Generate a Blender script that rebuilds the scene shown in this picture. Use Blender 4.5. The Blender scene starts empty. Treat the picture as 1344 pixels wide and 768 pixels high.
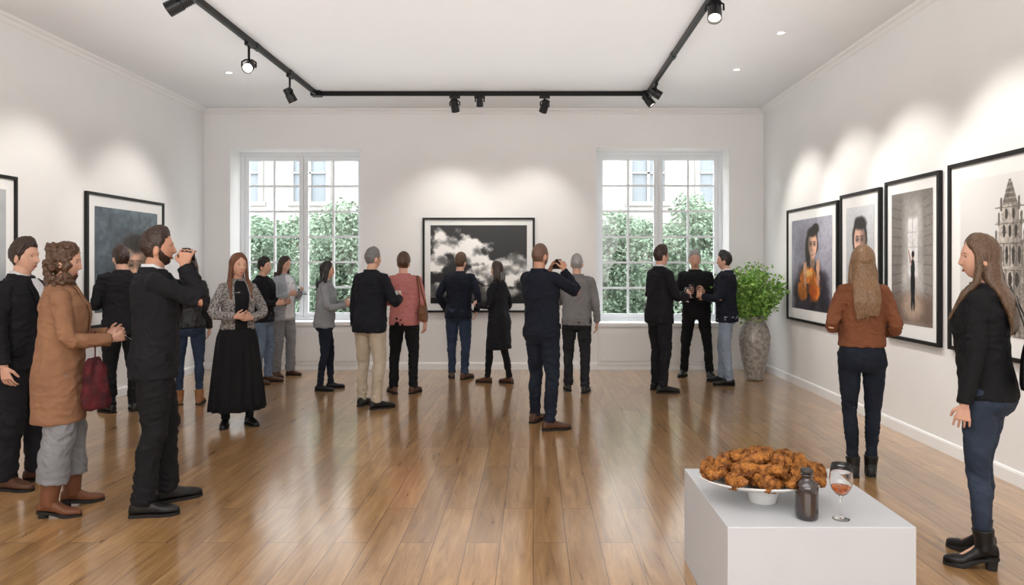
import bpy, bmesh, math, random
import numpy as np
from mathutils import Vector, Matrix
SC = bpy.context.scene
COL = SC.collection
rnd = random.Random(11)
F, CX, CY, HC = 930.0, 700.0, 347.0, 1.55
V = Vector
PI = math.pi
def R(a): return math.radians(a)

# ------------------------------------------------------------------ noise
def _hash(i, j, k):
    h = (i.astype(np.int64)*374761393 + j.astype(np.int64)*668265263 + k.astype(np.int64)*1274126177) & 0xffffffff
    h = ((h ^ (h >> 13))*1103515245) & 0xffffffff
    h = h ^ (h >> 16)
    return (h & 0xffff)/65535.0
def vnoise(p):
    f = np.floor(p); t = p-f; t = t*t*(3-2*t); f = f.astype(np.int64)
    r = 0
    for a in (0, 1):
        for b in (0, 1):
            for c in (0, 1):
                w = (t[:, 0] if a else 1-t[:, 0])*(t[:, 1] if b else 1-t[:, 1])*(t[:, 2] if c else 1-t[:, 2])
                r = r + w*_hash(f[:, 0]+a, f[:, 1]+b, f[:, 2]+c)
    return r
def fbm(p, o=4):
    r = 0; a = .5; s = 0
    for i in range(o):
        r = r + a*vnoise(p); s += a; p = p*2.03+7.1; a *= .5
    return r/s

# ------------------------------------------------------------------ materials
def lin(c):
    o = []
    for x in c[:3]:
        x = x/255.0
        o.append(x/12.92 if x <= .04045 else ((x+.055)/1.055)**2.4)
    return (o[0], o[1], o[2], 1)
MC = {}
def M(name, rgb, rough=.7, metal=0, var=.1, vs=6, bump=0, bs=150, spec=.4, stretch=None, rgb2=None, emit=0, trans=0, ior=1.45, sss=0, coat=0):
    if name in MC: return MC[name]
    m = bpy.data.materials.new(name); m.use_nodes = True
    nt = m.node_tree; N = nt.nodes; L = nt.links
    b = N['Principled BSDF']
    b.inputs['Roughness'].default_value = rough
    b.inputs['Metallic'].default_value = metal
    b.inputs['Specular IOR Level'].default_value = spec
    b.inputs['IOR'].default_value = ior
    b.inputs['Transmission Weight'].default_value = trans
    b.inputs['Coat Weight'].default_value = coat
    c = lin(rgb)
    c2 = lin(rgb2) if rgb2 else tuple(min(1, x*(1+var)) for x in c[:3])+(1,)
    c1 = c if rgb2 else tuple(x*(1-var) for x in c[:3])+(1,)
    tc = N.new('ShaderNodeTexCoord'); mp = N.new('ShaderNodeMapping')
    L.new(tc.outputs['Object'], mp.inputs['Vector'])
    if stretch: mp.inputs['Scale'].default_value = stretch
    nz = N.new('ShaderNodeTexNoise'); nz.inputs['Scale'].default_value = vs; nz.inputs['Detail'].default_value = 4
    L.new(mp.outputs['Vector'], nz.inputs['Vector'])
    rp = N.new('ShaderNodeValToRGB'); rp.color_ramp.elements[0].position = .35; rp.color_ramp.elements[1].position = .65
    rp.color_ramp.elements[0].color = c1; rp.color_ramp.elements[1].color = c2
    L.new(nz.outputs['Fac'], rp.inputs['Fac']); L.new(rp.outputs['Color'], b.inputs['Base Color'])
    if bump:
        n2 = N.new('ShaderNodeTexNoise'); n2.inputs['Scale'].default_value = bs; n2.inputs['Detail'].default_value = 3
        L.new(mp.outputs['Vector'], n2.inputs['Vector'])
        bp = N.new('ShaderNodeBump'); bp.inputs['Strength'].default_value = bump; bp.inputs['Distance'].default_value = .01
        L.new(n2.outputs['Fac'], bp.inputs['Height']); L.new(bp.outputs['Normal'], b.inputs['Normal'])
    if emit:
        b.inputs['Emission Color'].default_value = c; b.inputs['Emission Strength'].default_value = emit
    MC[name] = m
    return m
def attr_mat(name, rough=.35):
    m = bpy.data.materials.new(name); m.use_nodes = True
    nt = m.node_tree; b = nt.nodes['Principled BSDF']
    a = nt.nodes.new('ShaderNodeAttribute'); a.attribute_name = 'paint'
    nt.links.new(a.outputs['Color'], b.inputs['Base Color']); b.inputs['Roughness'].default_value = rough
    b.inputs['Specular IOR Level'].default_value = .2
    return m

# ------------------------------------------------------------------ mesh builder
class MB:
    def __init__(s): s.v = []; s.f = []; s.mi = []
    def grid(s, g):
        b = len(s.v); w = len(g[0])
        for r in g: s.v.extend(tuple(p) for p in r)
        for i in range(len(g)-1):
            for c in range(w-1): s.f.append((b+i*w+c, b+i*w+c+1, b+(i+1)*w+c+1, b+(i+1)*w+c)); s.mi.append(0)
    def loft(s, rings, cap=True, m=0):
        b = len(s.v); n = len(rings[0])
        for r in rings: s.v.extend(tuple(p) for p in r)
        for i in range(len(rings)-1):
            for j in range(n):
                k = (j+1) % n
                s.f.append((b+i*n+j, b+i*n+k, b+(i+1)*n+k, b+(i+1)*n+j)); s.mi.append(m)
        if cap:
            s.f.append(tuple(b+j for j in reversed(range(n)))); s.mi.append(m)
            e = b+(len(rings)-1)*n
            s.f.append(tuple(e+j for j in range(n))); s.mi.append(m)
    def tube(s, pts, rad, n=12, up=None, rnd_=True, m=0, p=2):
        pts = [V(q) for q in pts]
        rad = [(r, r) if not isinstance(r, tuple) else r for r in rad]
        if rnd_:
            d0 = (pts[0]-pts[1]).normalized(); d1 = (pts[-1]-pts[-2]).normalized()
            r0 = min(rad[0]); r1 = min(rad[-1])
            P0 = []; R0 = []
            for q, k in ((.9, .4), (.6, .78)): P0.append(pts[0]+d0*r0*q); R0.append((rad[0][0]*k, rad[0][1]*k))
            P1 = []; R1 = []
            for q, k in ((.6, .78), (.9, .4)): P1.append(pts[-1]+d1*r1*q); R1.append((rad[-1][0]*k, rad[-1][1]*k))
            pts = P0+pts+P1; rad = R0+rad+R1
        rings = []; u = None
        for i, c in enumerate(pts):
            a = pts[max(0, i-1)]; b = pts[min(len(pts)-1, i+1)]
            t = (b-a).normalized()
            if u is None:
                ref = V(up) if up is not None else (V((1, 0, 0)) if abs(t.x) < .8 else V((0, 1, 0)))
                u = ref-t*ref.dot(t)
            else: u = u-t*u.dot(t)
            u.normalize(); w = t.cross(u)
            rings.append(sring(c, u*rad[i][0], w*rad[i][1], n, p))
        s.loft(rings, True, m)
    def ell(s, c, r, rot=None, n=16, k=10, m=0):
        c = V(c); rings = []
        for i in range(k):
            ph = -PI/2+PI*(i+.35)/(k-.3)
            z = math.sin(ph); q = math.cos(ph)
            ring = []
            for j in range(n):
                a = 2*PI*j/n
                p = V((r[0]*q*math.cos(a), r[1]*q*math.sin(a), r[2]*z))
                if rot is not None: p = rot @ p
                ring.append(c+p)
            rings.append(ring)
        s.loft(rings, True, m)
    def box(s, a, b, m=0):
        x0, y0, z0 = a; x1, y1, z1 = b
        s.obox(V((0, 0, 0)), V((1, 0, 0)), V((0, 1, 0)), V((0, 0, 1)), x0, x1, y0, y1, z0, z1, m)
    def obox(s, o, U, W, N, u0, u1, w0, w1, n0, n1, m=0):
        P = lambda u, w, n: o+U*u+W*w+N*n
        s.loft([[P(u0, w0, n0), P(u1, w0, n0), P(u1, w1, n0), P(u0, w1, n0)], [P(u0, w0, n1), P(u1, w0, n1), P(u1, w1, n1), P(u0, w1, n1)]], True, m)
    def lathe(s, prof, c=(0, 0, 0), n=32, m=0, sx=1, sy=1, cap=True):
        c = V(c)
        s.loft([[c+V((r*sx*math.cos(2*PI*j/n), r*sy*math.sin(2*PI*j/n), z)) for j in range(n)] for r, z in prof], cap, m)
    def build(s, name, mats, parent=None, smooth=True, remesh=0, sm=0, disp=None, scale=1, bevel=0, recalc=True, solid=0):
        me = bpy.data.meshes.new(name)
        vv = [(x*scale, y*scale, z*scale) for x, y, z in s.v] if scale != 1 else s.v
        me.from_pydata(vv, [], s.f)
        if not isinstance(mats, (list, tuple)): mats = [mats]
        if recalc or bevel:
            bm = bmesh.new(); bm.from_mesh(me)
            if recalc: bmesh.ops.recalc_face_normals(bm, faces=bm.faces)
            if bevel: bmesh.ops.bevel(bm, geom=list(bm.edges), offset=bevel, segments=2, affect='EDGES', profile=.5)
            bm.to_mesh(me); bm.free()
        if remesh:
            t = bpy.data.objects.new('tmp', me); COL.objects.link(t)
            md = t.modifiers.new('r', 'REMESH'); md.mode = 'VOXEL'; md.voxel_size = remesh; md.use_smooth_shade = True
            if sm:
                q = t.modifiers.new('s', 'SMOOTH'); q.factor = .5; q.iterations = sm
            dg = bpy.context.evaluated_depsgraph_get()
            me2 = bpy.data.meshes.new_from_object(t.evaluated_get(dg))
            bpy.data.objects.remove(t); bpy.data.meshes.remove(me); me = me2; me.name = name
        if disp is not None:
            n = len(me.vertices); co = np.empty(n*3, np.float32); me.vertices.foreach_get('co', co); co = co.reshape(-1, 3).astype(float)
            no = np.empty(n*3, np.float32); me.vertex_normals.foreach_get('vector', no); no = no.reshape(-1, 3)
            co = co+no*disp(co)[:, None]
            me.vertices.foreach_set('co', co.astype(np.float32).ravel()); me.update()
        me.materials.clear()
        for m in mats: me.materials.append(m)
        if len(mats) > 1 and len(me.polygons) == len(s.mi): me.polygons.foreach_set('material_index', s.mi)
        if smooth: me.polygons.foreach_set('use_smooth', [True]*len(me.polygons))
        o = bpy.data.objects.new(name, me); COL.objects.link(o)
        if parent is not None: o.parent = parent
        if solid:
            md = o.modifiers.new('thick', 'SOLIDIFY'); md.thickness = solid; md.offset = 0
        return o
def sring(c, a, b, n, p=2):
    r = []
    for j in range(n):
        t = 2*PI*j/n; x = math.cos(t); y = math.sin(t)
        if p != 2:
            x = math.copysign(abs(x)**(2/p), x); y = math.copysign(abs(y)**(2/p), y)
        r.append(c+a*x+b*y)
    return r
def tag(o, label=None, cat=None, group=None, kind=None):
    if label: o['label'] = label
    if cat: o['category'] = cat
    if group: o['group'] = group
    if kind: o['kind'] = kind
    return o
def empty(name, loc=(0, 0, 0), rz=0):
    o = bpy.data.objects.new(name, None); COL.objects.link(o); o.location = loc; o.rotation_euler = (0, 0, rz); o.empty_display_size = .1
    return o

# ------------------------------------------------------------------ room
XL, XR, YB, YF, ZC = -4.854, 3.393, 10.45, -4.0, 3.84
WT = .5
WIN = [(-4.472, -2.551, .685, 3.258), (.933, 2.888, .67, 3.27)]
wallm = M('wall_paint', (237, 236, 235), .85, var=.012, vs=1.5, bump=.03, bs=180, spec=.2)
ceilm = M('ceiling_paint', (235, 236, 237), .9, var=.01, vs=1, spec=.1)
whitem = M('white_gloss_paint', (244, 244, 244), .4, var=.01)
def floor_mat():
    m = bpy.data.materials.new('oak_floor'); m.use_nodes = True; nt = m.node_tree; N = nt.nodes; L = nt.links; b = N['Principled BSDF']
    g = N.new('ShaderNodeNewGeometry'); sp = N.new('ShaderNodeSeparateXYZ'); L.new(g.outputs['Position'], sp.inputs[0])
    cb = N.new('ShaderNodeCombineXYZ'); L.new(sp.outputs['Y'], cb.inputs['X']); L.new(sp.outputs['X'], cb.inputs['Y'])
    br = N.new('ShaderNodeTexBrick'); L.new(cb.outputs[0], br.inputs['Vector'])
    br.offset = .37; br.offset_frequency = 2
    br.inputs['Scale'].default_value = 1; br.inputs['Brick Width'].default_value = 1.5; br.inputs['Row Height'].default_value = .185
    br.inputs['Mortar Size'].default_value = .0022; br.inputs['Mortar Smooth'].default_value = .05; br.inputs['Bias'].default_value = 0
    br.inputs['Color1'].default_value = (0, 0, 0, 1); br.inputs['Color2'].default_value = (1, 1, 1, 1); br.inputs['Mortar'].default_value = (.5, .5, .5, 1)
    bw = N.new('ShaderNodeRGBToBW'); L.new(br.outputs['Color'], bw.inputs[0])
    mu = N.new('ShaderNodeMath'); mu.operation = 'MULTIPLY'; mu.inputs[1].default_value = 13; L.new(bw.outputs[0], mu.inputs[0])
    cg = N.new('ShaderNodeCombineXYZ')
    L.new(sp.outputs['Y'], cg.inputs['X'])
    a2 = N.new('ShaderNodeMath'); a2.operation = 'MULTIPLY'; a2.inputs[1].default_value = 10; L.new(sp.outputs['X'], a2.inputs[0]); L.new(a2.outputs[0], cg.inputs['Y'])
    L.new(mu.outputs[0], cg.inputs['Z'])
    nz = N.new('ShaderNodeTexNoise'); nz.inputs['Scale'].default_value = 2.0; nz.inputs['Detail'].default_value = 9; nz.inputs['Roughness'].default_value = .66; nz.inputs['Distortion'].default_value = .8
    L.new(cg.outputs[0], nz.inputs['Vector'])
    rp = N.new('ShaderNodeValToRGB'); L.new(nz.outputs['Fac'], rp.inputs['Fac'])
    e = rp.color_ramp.elements; e[0].position = .28; e[0].color = lin((138, 100, 61)); e[1].position = .74; e[1].color = lin((206, 165, 116))
    mid = e.new(.5); mid.color = lin((177, 135, 87))
    mx = N.new('ShaderNodeMix'); mx.data_type = 'RGBA'; mx.blend_type = 'MULTIPLY'; mx.inputs['Factor'].default_value = 1
    r2 = N.new('ShaderNodeValToRGB'); L.new(bw.outputs[0], r2.inputs['Fac']); r2.color_ramp.elements[0].color = (.76, .75, .73, 1); r2.color_ramp.elements[1].color = (1.06, 1.05, 1.04, 1)
    L.new(rp.outputs['Color'], mx.inputs['A']); L.new(r2.outputs['Color'], mx.inputs['B'])
    m3 = N.new('ShaderNodeMix'); m3.data_type = 'RGBA'; L.new(br.outputs['Fac'], m3.inputs['Factor']); L.new(mx.outputs['Result'], m3.inputs['A']); m3.inputs['B'].default_value = lin((94, 64, 40))
    L.new(m3.outputs['Result'], b.inputs['Base Color'])
    rr = N.new('ShaderNodeMapRange'); L.new(nz.outputs['Fac'], rr.inputs['Value']); rr.inputs['To Min'].default_value = .24; rr.inputs['To Max'].default_value = .34
    L.new(rr.outputs['Result'], b.inputs['Roughness'])
    ad = N.new('ShaderNodeMath'); ad.operation = 'MULTIPLY_ADD'; L.new(br.outputs['Fac'], ad.inputs[0]); ad.inputs[1].default_value = -1.0
    L.new(nz.outputs['Fac'], ad.inputs[2])
    bp = N.new('ShaderNodeBump'); bp.inputs['Strength'].default_value = .04; bp.inputs['Distance'].default_value = .01; L.new(ad.outputs[0], bp.inputs['Height'])
    L.new(bp.outputs['Normal'], b.inputs['Normal'])
    b.inputs['Specular IOR Level'].default_value = .5
    b.inputs['Coat Weight'].default_value = 1; b.inputs['Coat Roughness'].default_value = .15; b.inputs['Coat IOR'].default_value = 1.85
    return m
b = MB(); b.box((XL-.3, YF-.3, -.15), (XR+.3, YB+WT, 0)); tag(b.build('floor', floor_mat(), smooth=False), kind='structure')
b = MB(); b.box((XL-.3, YF-.3, ZC), (XR+.3, YB+WT, ZC+.2)); tag(b.build('ceiling', ceilm, smooth=False), kind='structure')
b = MB(); b.box((XL-.3, YF-.3, 0), (XL, YB+WT, ZC)); tag(b.build('wall_left', wallm, smooth=False), kind='structure')
b = MB(); b.box((XR, YF-.3, 0), (XR+.3, YB+WT, ZC)); tag(b.build('wall_right', wallm, smooth=False), kind='structure')
b = MB(); b.box((XL, YF-.3, 0), (XR, YF, ZC)); tag(b.build('wall_front', wallm, smooth=False), kind='structure')
b = MB()
xs = [XL, WIN[0][0], WIN[0][1], WIN[1][0], WIN[1][1], XR]
for i in range(5):
    x0, x1 = xs[i], xs[i+1]
    if i in (1, 3):
        w = WIN[i//2]; b.box((x0, YB, 0), (x1, YB+WT, w[2])); b.box((x0, YB, w[3]), (x1, YB+WT, ZC))
    else: b.box((x0, YB, 0), (x1, YB+WT, ZC))
tag(b.build('wall_back', wallm, smooth=False), kind='structure')
def strip(name, prof, p0, p1, inward, mat):
    bb = MB(); p0 = V(p0); p1 = V(p1); inw = V(inward)
    bb.loft([[p+inw*a+V((0, 0, z)) for a, z in prof] for p in (p0, p1)])
    tag(bb.build(name, mat, smooth=False), kind='structure')
bp_ = [(0, 0), (.018, 0), (.018, .085), (.012, .1), (0, .105)]
strip('baseboard_left', bp_, (XL, YF, 0), (XL, YB, 0), (1, 0, 0), whitem)
strip('baseboard_right', bp_, (XR, YF, 0), (XR, YB, 0), (-1, 0, 0), whitem)
strip('baseboard_back', bp_, (XL, YB, 0), (XR, YB, 0), (0, -1, 0), whitem)
cp = [(0, 0), (.07, 0), (.06, -.02), (.03, -.035), (.018, -.06), (0, -.075)]
strip('trim_1', cp, (XL, YF, ZC), (XL, YB, ZC), (1, 0, 0), wallm)
strip('trim_2', cp, (XR, YF, ZC), (XR, YB, ZC), (-1, 0, 0), wallm)
strip('trim_3', cp, (XL, YB, ZC), (XR, YB, ZC), (0, -1, 0), wallm)
gm = bpy.data.materials.new('window_glass'); gm.use_nodes = True; nt = gm.node_tree; nt.nodes.remove(nt.nodes['Principled BSDF'])
tr = nt.nodes.new('ShaderNodeBsdfTransparent'); gl = nt.nodes.new('ShaderNodeBsdfGlossy'); gl.inputs['Roughness'].default_value = .02; mxs = nt.nodes.new('ShaderNodeMixShader'); mxs.inputs[0].default_value = .04
nt.links.new(tr.outputs[0], mxs.inputs[1]); nt.links.new(gl.outputs[0], mxs.inputs[2]); nt.links.new(mxs.outputs[0], nt.nodes['Material Output'].inputs[0])
framem = M('window_paint', (232, 235, 238), .45, var=.01)
for i, (x0, x1, z0, z1) in enumerate(WIN):
    e = tag(empty('window_%d' % (i+1), ((x0+x1)/2, YB+.42, z0)), kind='structure')
    w = (x1-x0)/2; h = z1-z0
    X, Y, Z = V((1, 0, 0)), V((0, 0, 1)), V((0, -1, 0))
    O = V((0, 0, 0))
    b = MB()
    for (a0, a1, c0, c1) in ((-w+.001, -w+.06, .001, h-.001), (w-.06, w-.001, .001, h-.001), (-w+.06, w-.06, .001, .06), (-w+.06, w-.06, h-.06, h-.001)): b.obox(O, X, Y, Z, a0, a1, c0, c1, -.04, .05)
    b.build('window_frame', framem, e, False)
    for s in (-1, 1):
        a0, a1 = (-w+.061, -.003) if s < 0 else (.003, w-.061)
        b = MB(); t = .065
        for (p0, p1, c0, c1) in ((a0, a0+t, .061, h-.061), (a1-t, a1, .061, h-.061), (a0+t, a1-t, .061, .06+t), (a0+t, a1-t, h-.06-t, h-.061)): b.obox(O, X, Y, Z, p0, p1, c0, c1, -.02, .035)
        sash = b.build('sash', framem, e, False)
        b = MB(); q = .0155
        mx_ = (a0+a1)/2; b.obox(O, X, Y, Z, mx_-q, mx_+q, .06+t, h-.06-t, -.012, .020)
        for k in range(1, 6):
            zz = .06+t+(h-.12-2*t)*k/6; b.obox(O, X, Y, Z, a0+t, a1-t, zz-q, zz+q, -.01, .022)
        b.build('muntin', framem, sash, False)
        b = MB(); b.obox(O, X, Y, Z, a0+.03, a1-.03, .09, h-.09, -.003, .003); b.build('glass_pane', gm, sash, False)
    b = MB(); b.obox(O, X, Y, Z, .06, .085, h*.42, h*.42+.1, .035, .06); b.obox(O, X, Y, Z, -.02, .059, h*.42+.04, h*.42+.06, .055, .075)
    b.build('handle', whitem, e, False)
    b = MB(); b.obox(O, X, Y, Z, -w-.03, w+.03, -.035, .0, .421, .46); b.obox(O, X, Y, Z, -w+.002, w-.002, .0, .014, -.03, .46); b.build('window_sill', whitem, e, False)
    b = MB(); b.box((x0+.02, YB-.025, .06), (x1-.02, YB, z0-.06)); b.box((x0+.06, YB-.035, .12), (x1-.06, YB-.02, z0-.12))
    tag(b.build('trim_%d' % (4+i), wallm, smooth=False, bevel=.006), kind='structure')

# ------------------------------------------------------------------ exterior
gnd = M('courtyard_ground', (150, 148, 142), .9, var=.15, vs=.8)
b = MB(); b.box((-30, YB+WT+.02, -.5), (30, 45, -.3)); tag(b.build('ground', gnd, smooth=False), kind='structure')
fac = M('pale_stone', (148, 145, 141), .9, var=.04, vs=.7, bump=.05, bs=6)
facd = M('stone_trim', (132, 129, 125), .9, var=.04, vs=1)
fglass = M('facade_glass', (108, 114, 118), .6, var=.08, vs=.4, spec=.15)
B = tag(empty('building', (-1, 21, -.3)), 'pale stone building with tall windows seen through the gallery windows', 'building')
b = MB(); b.box((-17, 0, 0), (17, 3, 13)); b.build('facade_wall', fac, B, False)
b = MB()
for z in (2.75, 3.05, 7.6): b.box((-17, -.28, z), (17, 0, z+.16))
for x in np.arange(-16.8, 17, .28): b.box((x, -.2, 2.1), (x+.12, -.08, 2.75))
b.box((-17, -.25, 2.0), (17, 0, 2.12))
b.build('cornice', facd, B, False)
for r_, z in enumerate((-.0, 3.5, 8.2)):
    for x in np.arange(-15.6, 16, 2.0):
        h = 2.5 if r_ else 1.7
        b = MB()
        for (a0, a1, c0, c1) in ((-.62, -.48, 0, h), (.48, .62, 0, h), (-.62, .62, h, h+.2), (-.68, .68, -.12, 0), (-.04, .04, 0, h), (-.5, .5, h*.66, h*.66+.06), (-.5, .5, h*.33, h*.33+.05)): b.box((x+a0, -.1, z+c0+.2), (x+a1, 0.02, z+c1+.2))
        f = b.build('window_surround', facd, B, False)
        b = MB(); b.box((x-.48, -.03, z+.2), (x+.48, .02, z+h+.2)); b.build('pane', fglass, f, False)
def leaf_cloud(mb, pts, size, r):
    for p in pts:
        d = V((r.uniform(-1, 1), r.uniform(-1, 1), r.uniform(-.7, .7))).normalized()
        u = d.cross(V((r.uniform(-1, 1), r.uniform(-1, 1), r.uniform(-1, 1)))).normalized(); n = d.cross(u)
        l = size*r.uniform(.6, 1.25); w = l*.3
        p = V(p)
        i = len(mb.v)
        mb.v += [tuple(p), tuple(p+d*l*.45+u*w+n*l*.06), tuple(p+d*l), tuple(p+d*l*.45-u*w+n*l*.06), tuple(p+d*l*.5-n*l*.05)]
        mb.f += [(i, i+1, i+4), (i+1, i+2, i+4), (i+2, i+3, i+4), (i+3, i, i+4)]; mb.mi += [0]*4
def leafm(name, c1, c2): return M(name, c1, .8, rgb2=c2, vs=1.6, spec=.1)
bark = M('bark', (100, 84, 70), .9, var=.2, bump=.3, bs=30)
def tree(label, x, y, base, ctr, rad, n, m, size):
    t = tag(empty('tree', (x, y, base)), label, 'tree', None)
    r = random.Random(int(x*10)+55)
    b = MB(); b.tube([(0, 0, -.02), (.05, 0, ctr*.5), (0, .05, ctr+rad[2]*.5)], [.14, .11, .03], 10)
    blobs = []
    for i in range(60):
        a = r.uniform(0, 2*PI); q = math.sqrt(r.uniform(.02, .9)); zz = r.uniform(-.95, .92)
        k = math.sqrt(max(0, 1-max(0, zz)**2*.75))
        c = V((math.cos(a)*q*rad[0]*k, math.sin(a)*q*rad[1]*k, ctr+zz*rad[2]*.88)); blobs.append(c)
        if i < 24: b.tube([(0, 0, max(.3, c.z-.8)), c*.5+V((0, 0, c.z*.5-.1)), c], [.05, .03, .01], 6)
    b.build('trunk', bark, t)
    pts = []
    for i in range(n):
        c = r.choice(blobs); d = V((r.gauss(0, 1), r.gauss(0, 1), r.gauss(0, 1))).normalized()*(r.random()**.4)*min(rad)*.42
        pts.append(c+d)
    b = MB(); leaf_cloud(b, pts, size, r); b.build('foliage', m, t, False, recalc=False)
lg1 = leafm('tree_leaf_soft', (108, 126, 107), (130, 146, 127)); lg2 = leafm('tree_leaf_mid', (100, 118, 100), (122, 138, 119))
tree('soft green leafy tree outside, at right of the left gallery window', -3.45, 14.0, -.3, 1.6, (1.2, .9, 1.65), 24000, lg1, .09)
tree('soft green tree outside the left gallery window, on its left side', -6.1, 14.3, -.3, 1.42, (1.3, .9, 1.5), 24000, lg2, .09)
tree('darker green tree outside, behind the two trees of the left gallery window', -5.3, 17.2, -.3, 1.35, (2.0, 1.1, 1.7), 20000, lg2, .12)
tree('leafy green tree outside, at left of the right gallery window', 1.1, 14.0, -.3, 1.42, (1.25, .9, 1.5), 24000, lg2, .09)
tree('leafy green tree outside the right gallery window, on its right side', 3.75, 14.1, -.3, 1.6, (1.25, .9, 1.65), 24000, lg1, .09)
tree('darker green tree outside, behind the two trees of the right gallery window', 2.9, 17.2, -.3, 1.35, (2.0, 1.1, 1.7), 20000, lg2, .12)

# ------------------------------------------------------------------ pictures
blackf = M('black_frame', (18, 17, 17), .45, var=.1)
matb = M('mat_board', (234, 234, 233), .8, var=.01)
def G(nu, nv):
    u, v = np.meshgrid((np.arange(nu)+.5)/nu, (np.arange(nv)+.5)/nv); return u, v
def sm_(e0, e1, x):
    t = np.clip((x-e0)/(e1-e0), 0, 1); return t*t*(3-2*t)
class Paint:
    def __init__(s, col, asp, n=150):
        s.nv = n; s.nu = int(n*asp); s.u, s.v = G(s.nu, s.nv); s.asp = asp
        s.img = np.zeros((s.nv, s.nu, 3))+np.array(col, float)
    def noise(s, fu, fv, o=5, seed=0):
        p = np.stack([s.u.ravel()*fu+seed, s.v.ravel()*fv+seed*1.7, np.zeros(s.u.size)+seed], 1); return fbm(p, o).reshape(s.u.shape)
    def bl(s, col, m): s.img = s.img*(1-m[..., None])+np.array(col, float)*m[..., None]
    def elm(s, cu, cv, ru, rv, soft=.15, wob=0):
        d = np.sqrt(((s.u-cu)/ru)**2+((s.v-cv)/rv)**2)
        if wob: d = d+(s.noise(9, 9, 3, cu*31)-.5)*wob
        return 1-sm_(1-soft, 1+soft, d)
    def el(s, cu, cv, ru, rv, col, soft=.15, wob=0, op=1): s.bl(col, s.elm(cu, cv, ru, rv, soft, wob)*op)
    def rect(s, u0, u1, v0, v1, col, soft=.006, op=1):
        m = sm_(u0-soft, u0+soft, s.u)*(1-sm_(u1-soft, u1+soft, s.u))*sm_(v0-soft, v0+soft, s.v)*(1-sm_(v1-soft, v1+soft, s.v)); s.bl(col, m*op)
    def shade(s, f, mask=None):
        k = f if mask is None else 1+(f-1)*mask
        s.img = np.clip(s.img*k[..., None], 0, 255)
    def head(s, cu, cv, ru, rv, skin, hair, lit=1, smile=False):
        sk = np.array(skin, float)
        s.el(cu, cv-rv*1.0, ru*.48, rv*.75, sk*.68, .15)
        s.el(cu, cv+rv*.22, ru*1.18, rv*1.02, hair, .15, .3)
        w = ru*(1-.34*np.clip((cv+.1*rv-s.v)/rv, 0, 1)**1.4)
        d = np.sqrt(((s.u-cu)/w)**2+((s.v-cv)/rv)**2); m = 1-sm_(.86, 1.06, d)
        s.bl(sk, m)
        s.shade(np.clip(1.1-.5*sm_(-.3, 1.0, lit*(s.u-cu)/ru), 0, 1.2), m)
        s.el(cu+lit*ru*.15, cv+rv*.95, ru*1.0, rv*.36, hair, .3, .5)
        for q in (-.38, .38):
            s.el(cu+q*ru, cv+rv*.12, ru*.3, rv*.15, sk*.5, .8, 0, .75); s.el(cu+q*ru, cv+rv*.09, ru*.16, rv*.05, (46, 34, 30), .6, 0, .8); s.el(cu+q*ru, cv+rv*.27, ru*.26, rv*.035, np.array(hair)*1.1, .7, 0, .7)
        s.el(cu+lit*ru*.14, cv-rv*.08, ru*.13, rv*.28, sk*.66, .9, 0, .55); s.el(cu-lit*.03*ru, cv-rv*.13, ru*.08, rv*.2, np.minimum(sk*1.12, 255), .9, 0, .6); s.el(cu+lit*.04*ru, cv-rv*.3, ru*.16, rv*.04, sk*.5, .7, 0, .6)
        s.el(cu, cv-rv*.53, ru*(.38 if smile else .3), rv*(.085 if smile else .06), sk*np.array([.72, .5, .48]), .5, 0, .9)
        if smile: s.el(cu, cv-rv*.515, ru*.29, rv*.045, (236, 228, 222), .5)
        else: s.el(cu, cv-rv*.52, ru*.28, rv*.014, sk*.4, .6, 0, .7)
        s.el(cu, cv-rv*.68, ru*.24, rv*.05, sk*.66, .8, 0, .6)
    def obj(s, name, o, U, W, N, parent):
        nu, nv = s.nu, s.nv
        me = bpy.data.meshes.new(name)
        uu, vv = np.meshgrid(np.arange(nu)/(nu-1), np.arange(nv)/(nv-1))
        co = np.array(o)[None, :]+uu.ravel()[:, None]*np.array(U)[None, :]+vv.ravel()[:, None]*np.array(W)[None, :]
        idx = np.arange(nu*nv).reshape(nv, nu)
        f = np.stack([idx[:-1, :-1].ravel(), idx[:-1, 1:].ravel(), idx[1:, 1:].ravel(), idx[1:, :-1].ravel()], 1)
        me.from_pydata(co.tolist(), [], f.tolist())
        c = np.clip(s.img, 0, 255)/255.0; c = np.where(c <= .04045, c/12.92, ((c+.055)/1.055)**2.4)
        a = me.color_attributes.new('paint', 'FLOAT_COLOR', 'POINT')
        a.data.foreach_set('color', np.concatenate([c.reshape(-1, 3), np.ones((nu*nv, 1))], 1).astype(np.float32).ravel())
        me.materials.append(attr_mat(name+'_pigment'))
        ob = bpy.data.objects.new(name, me); COL.objects.link(ob); ob.parent = parent; return ob
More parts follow.
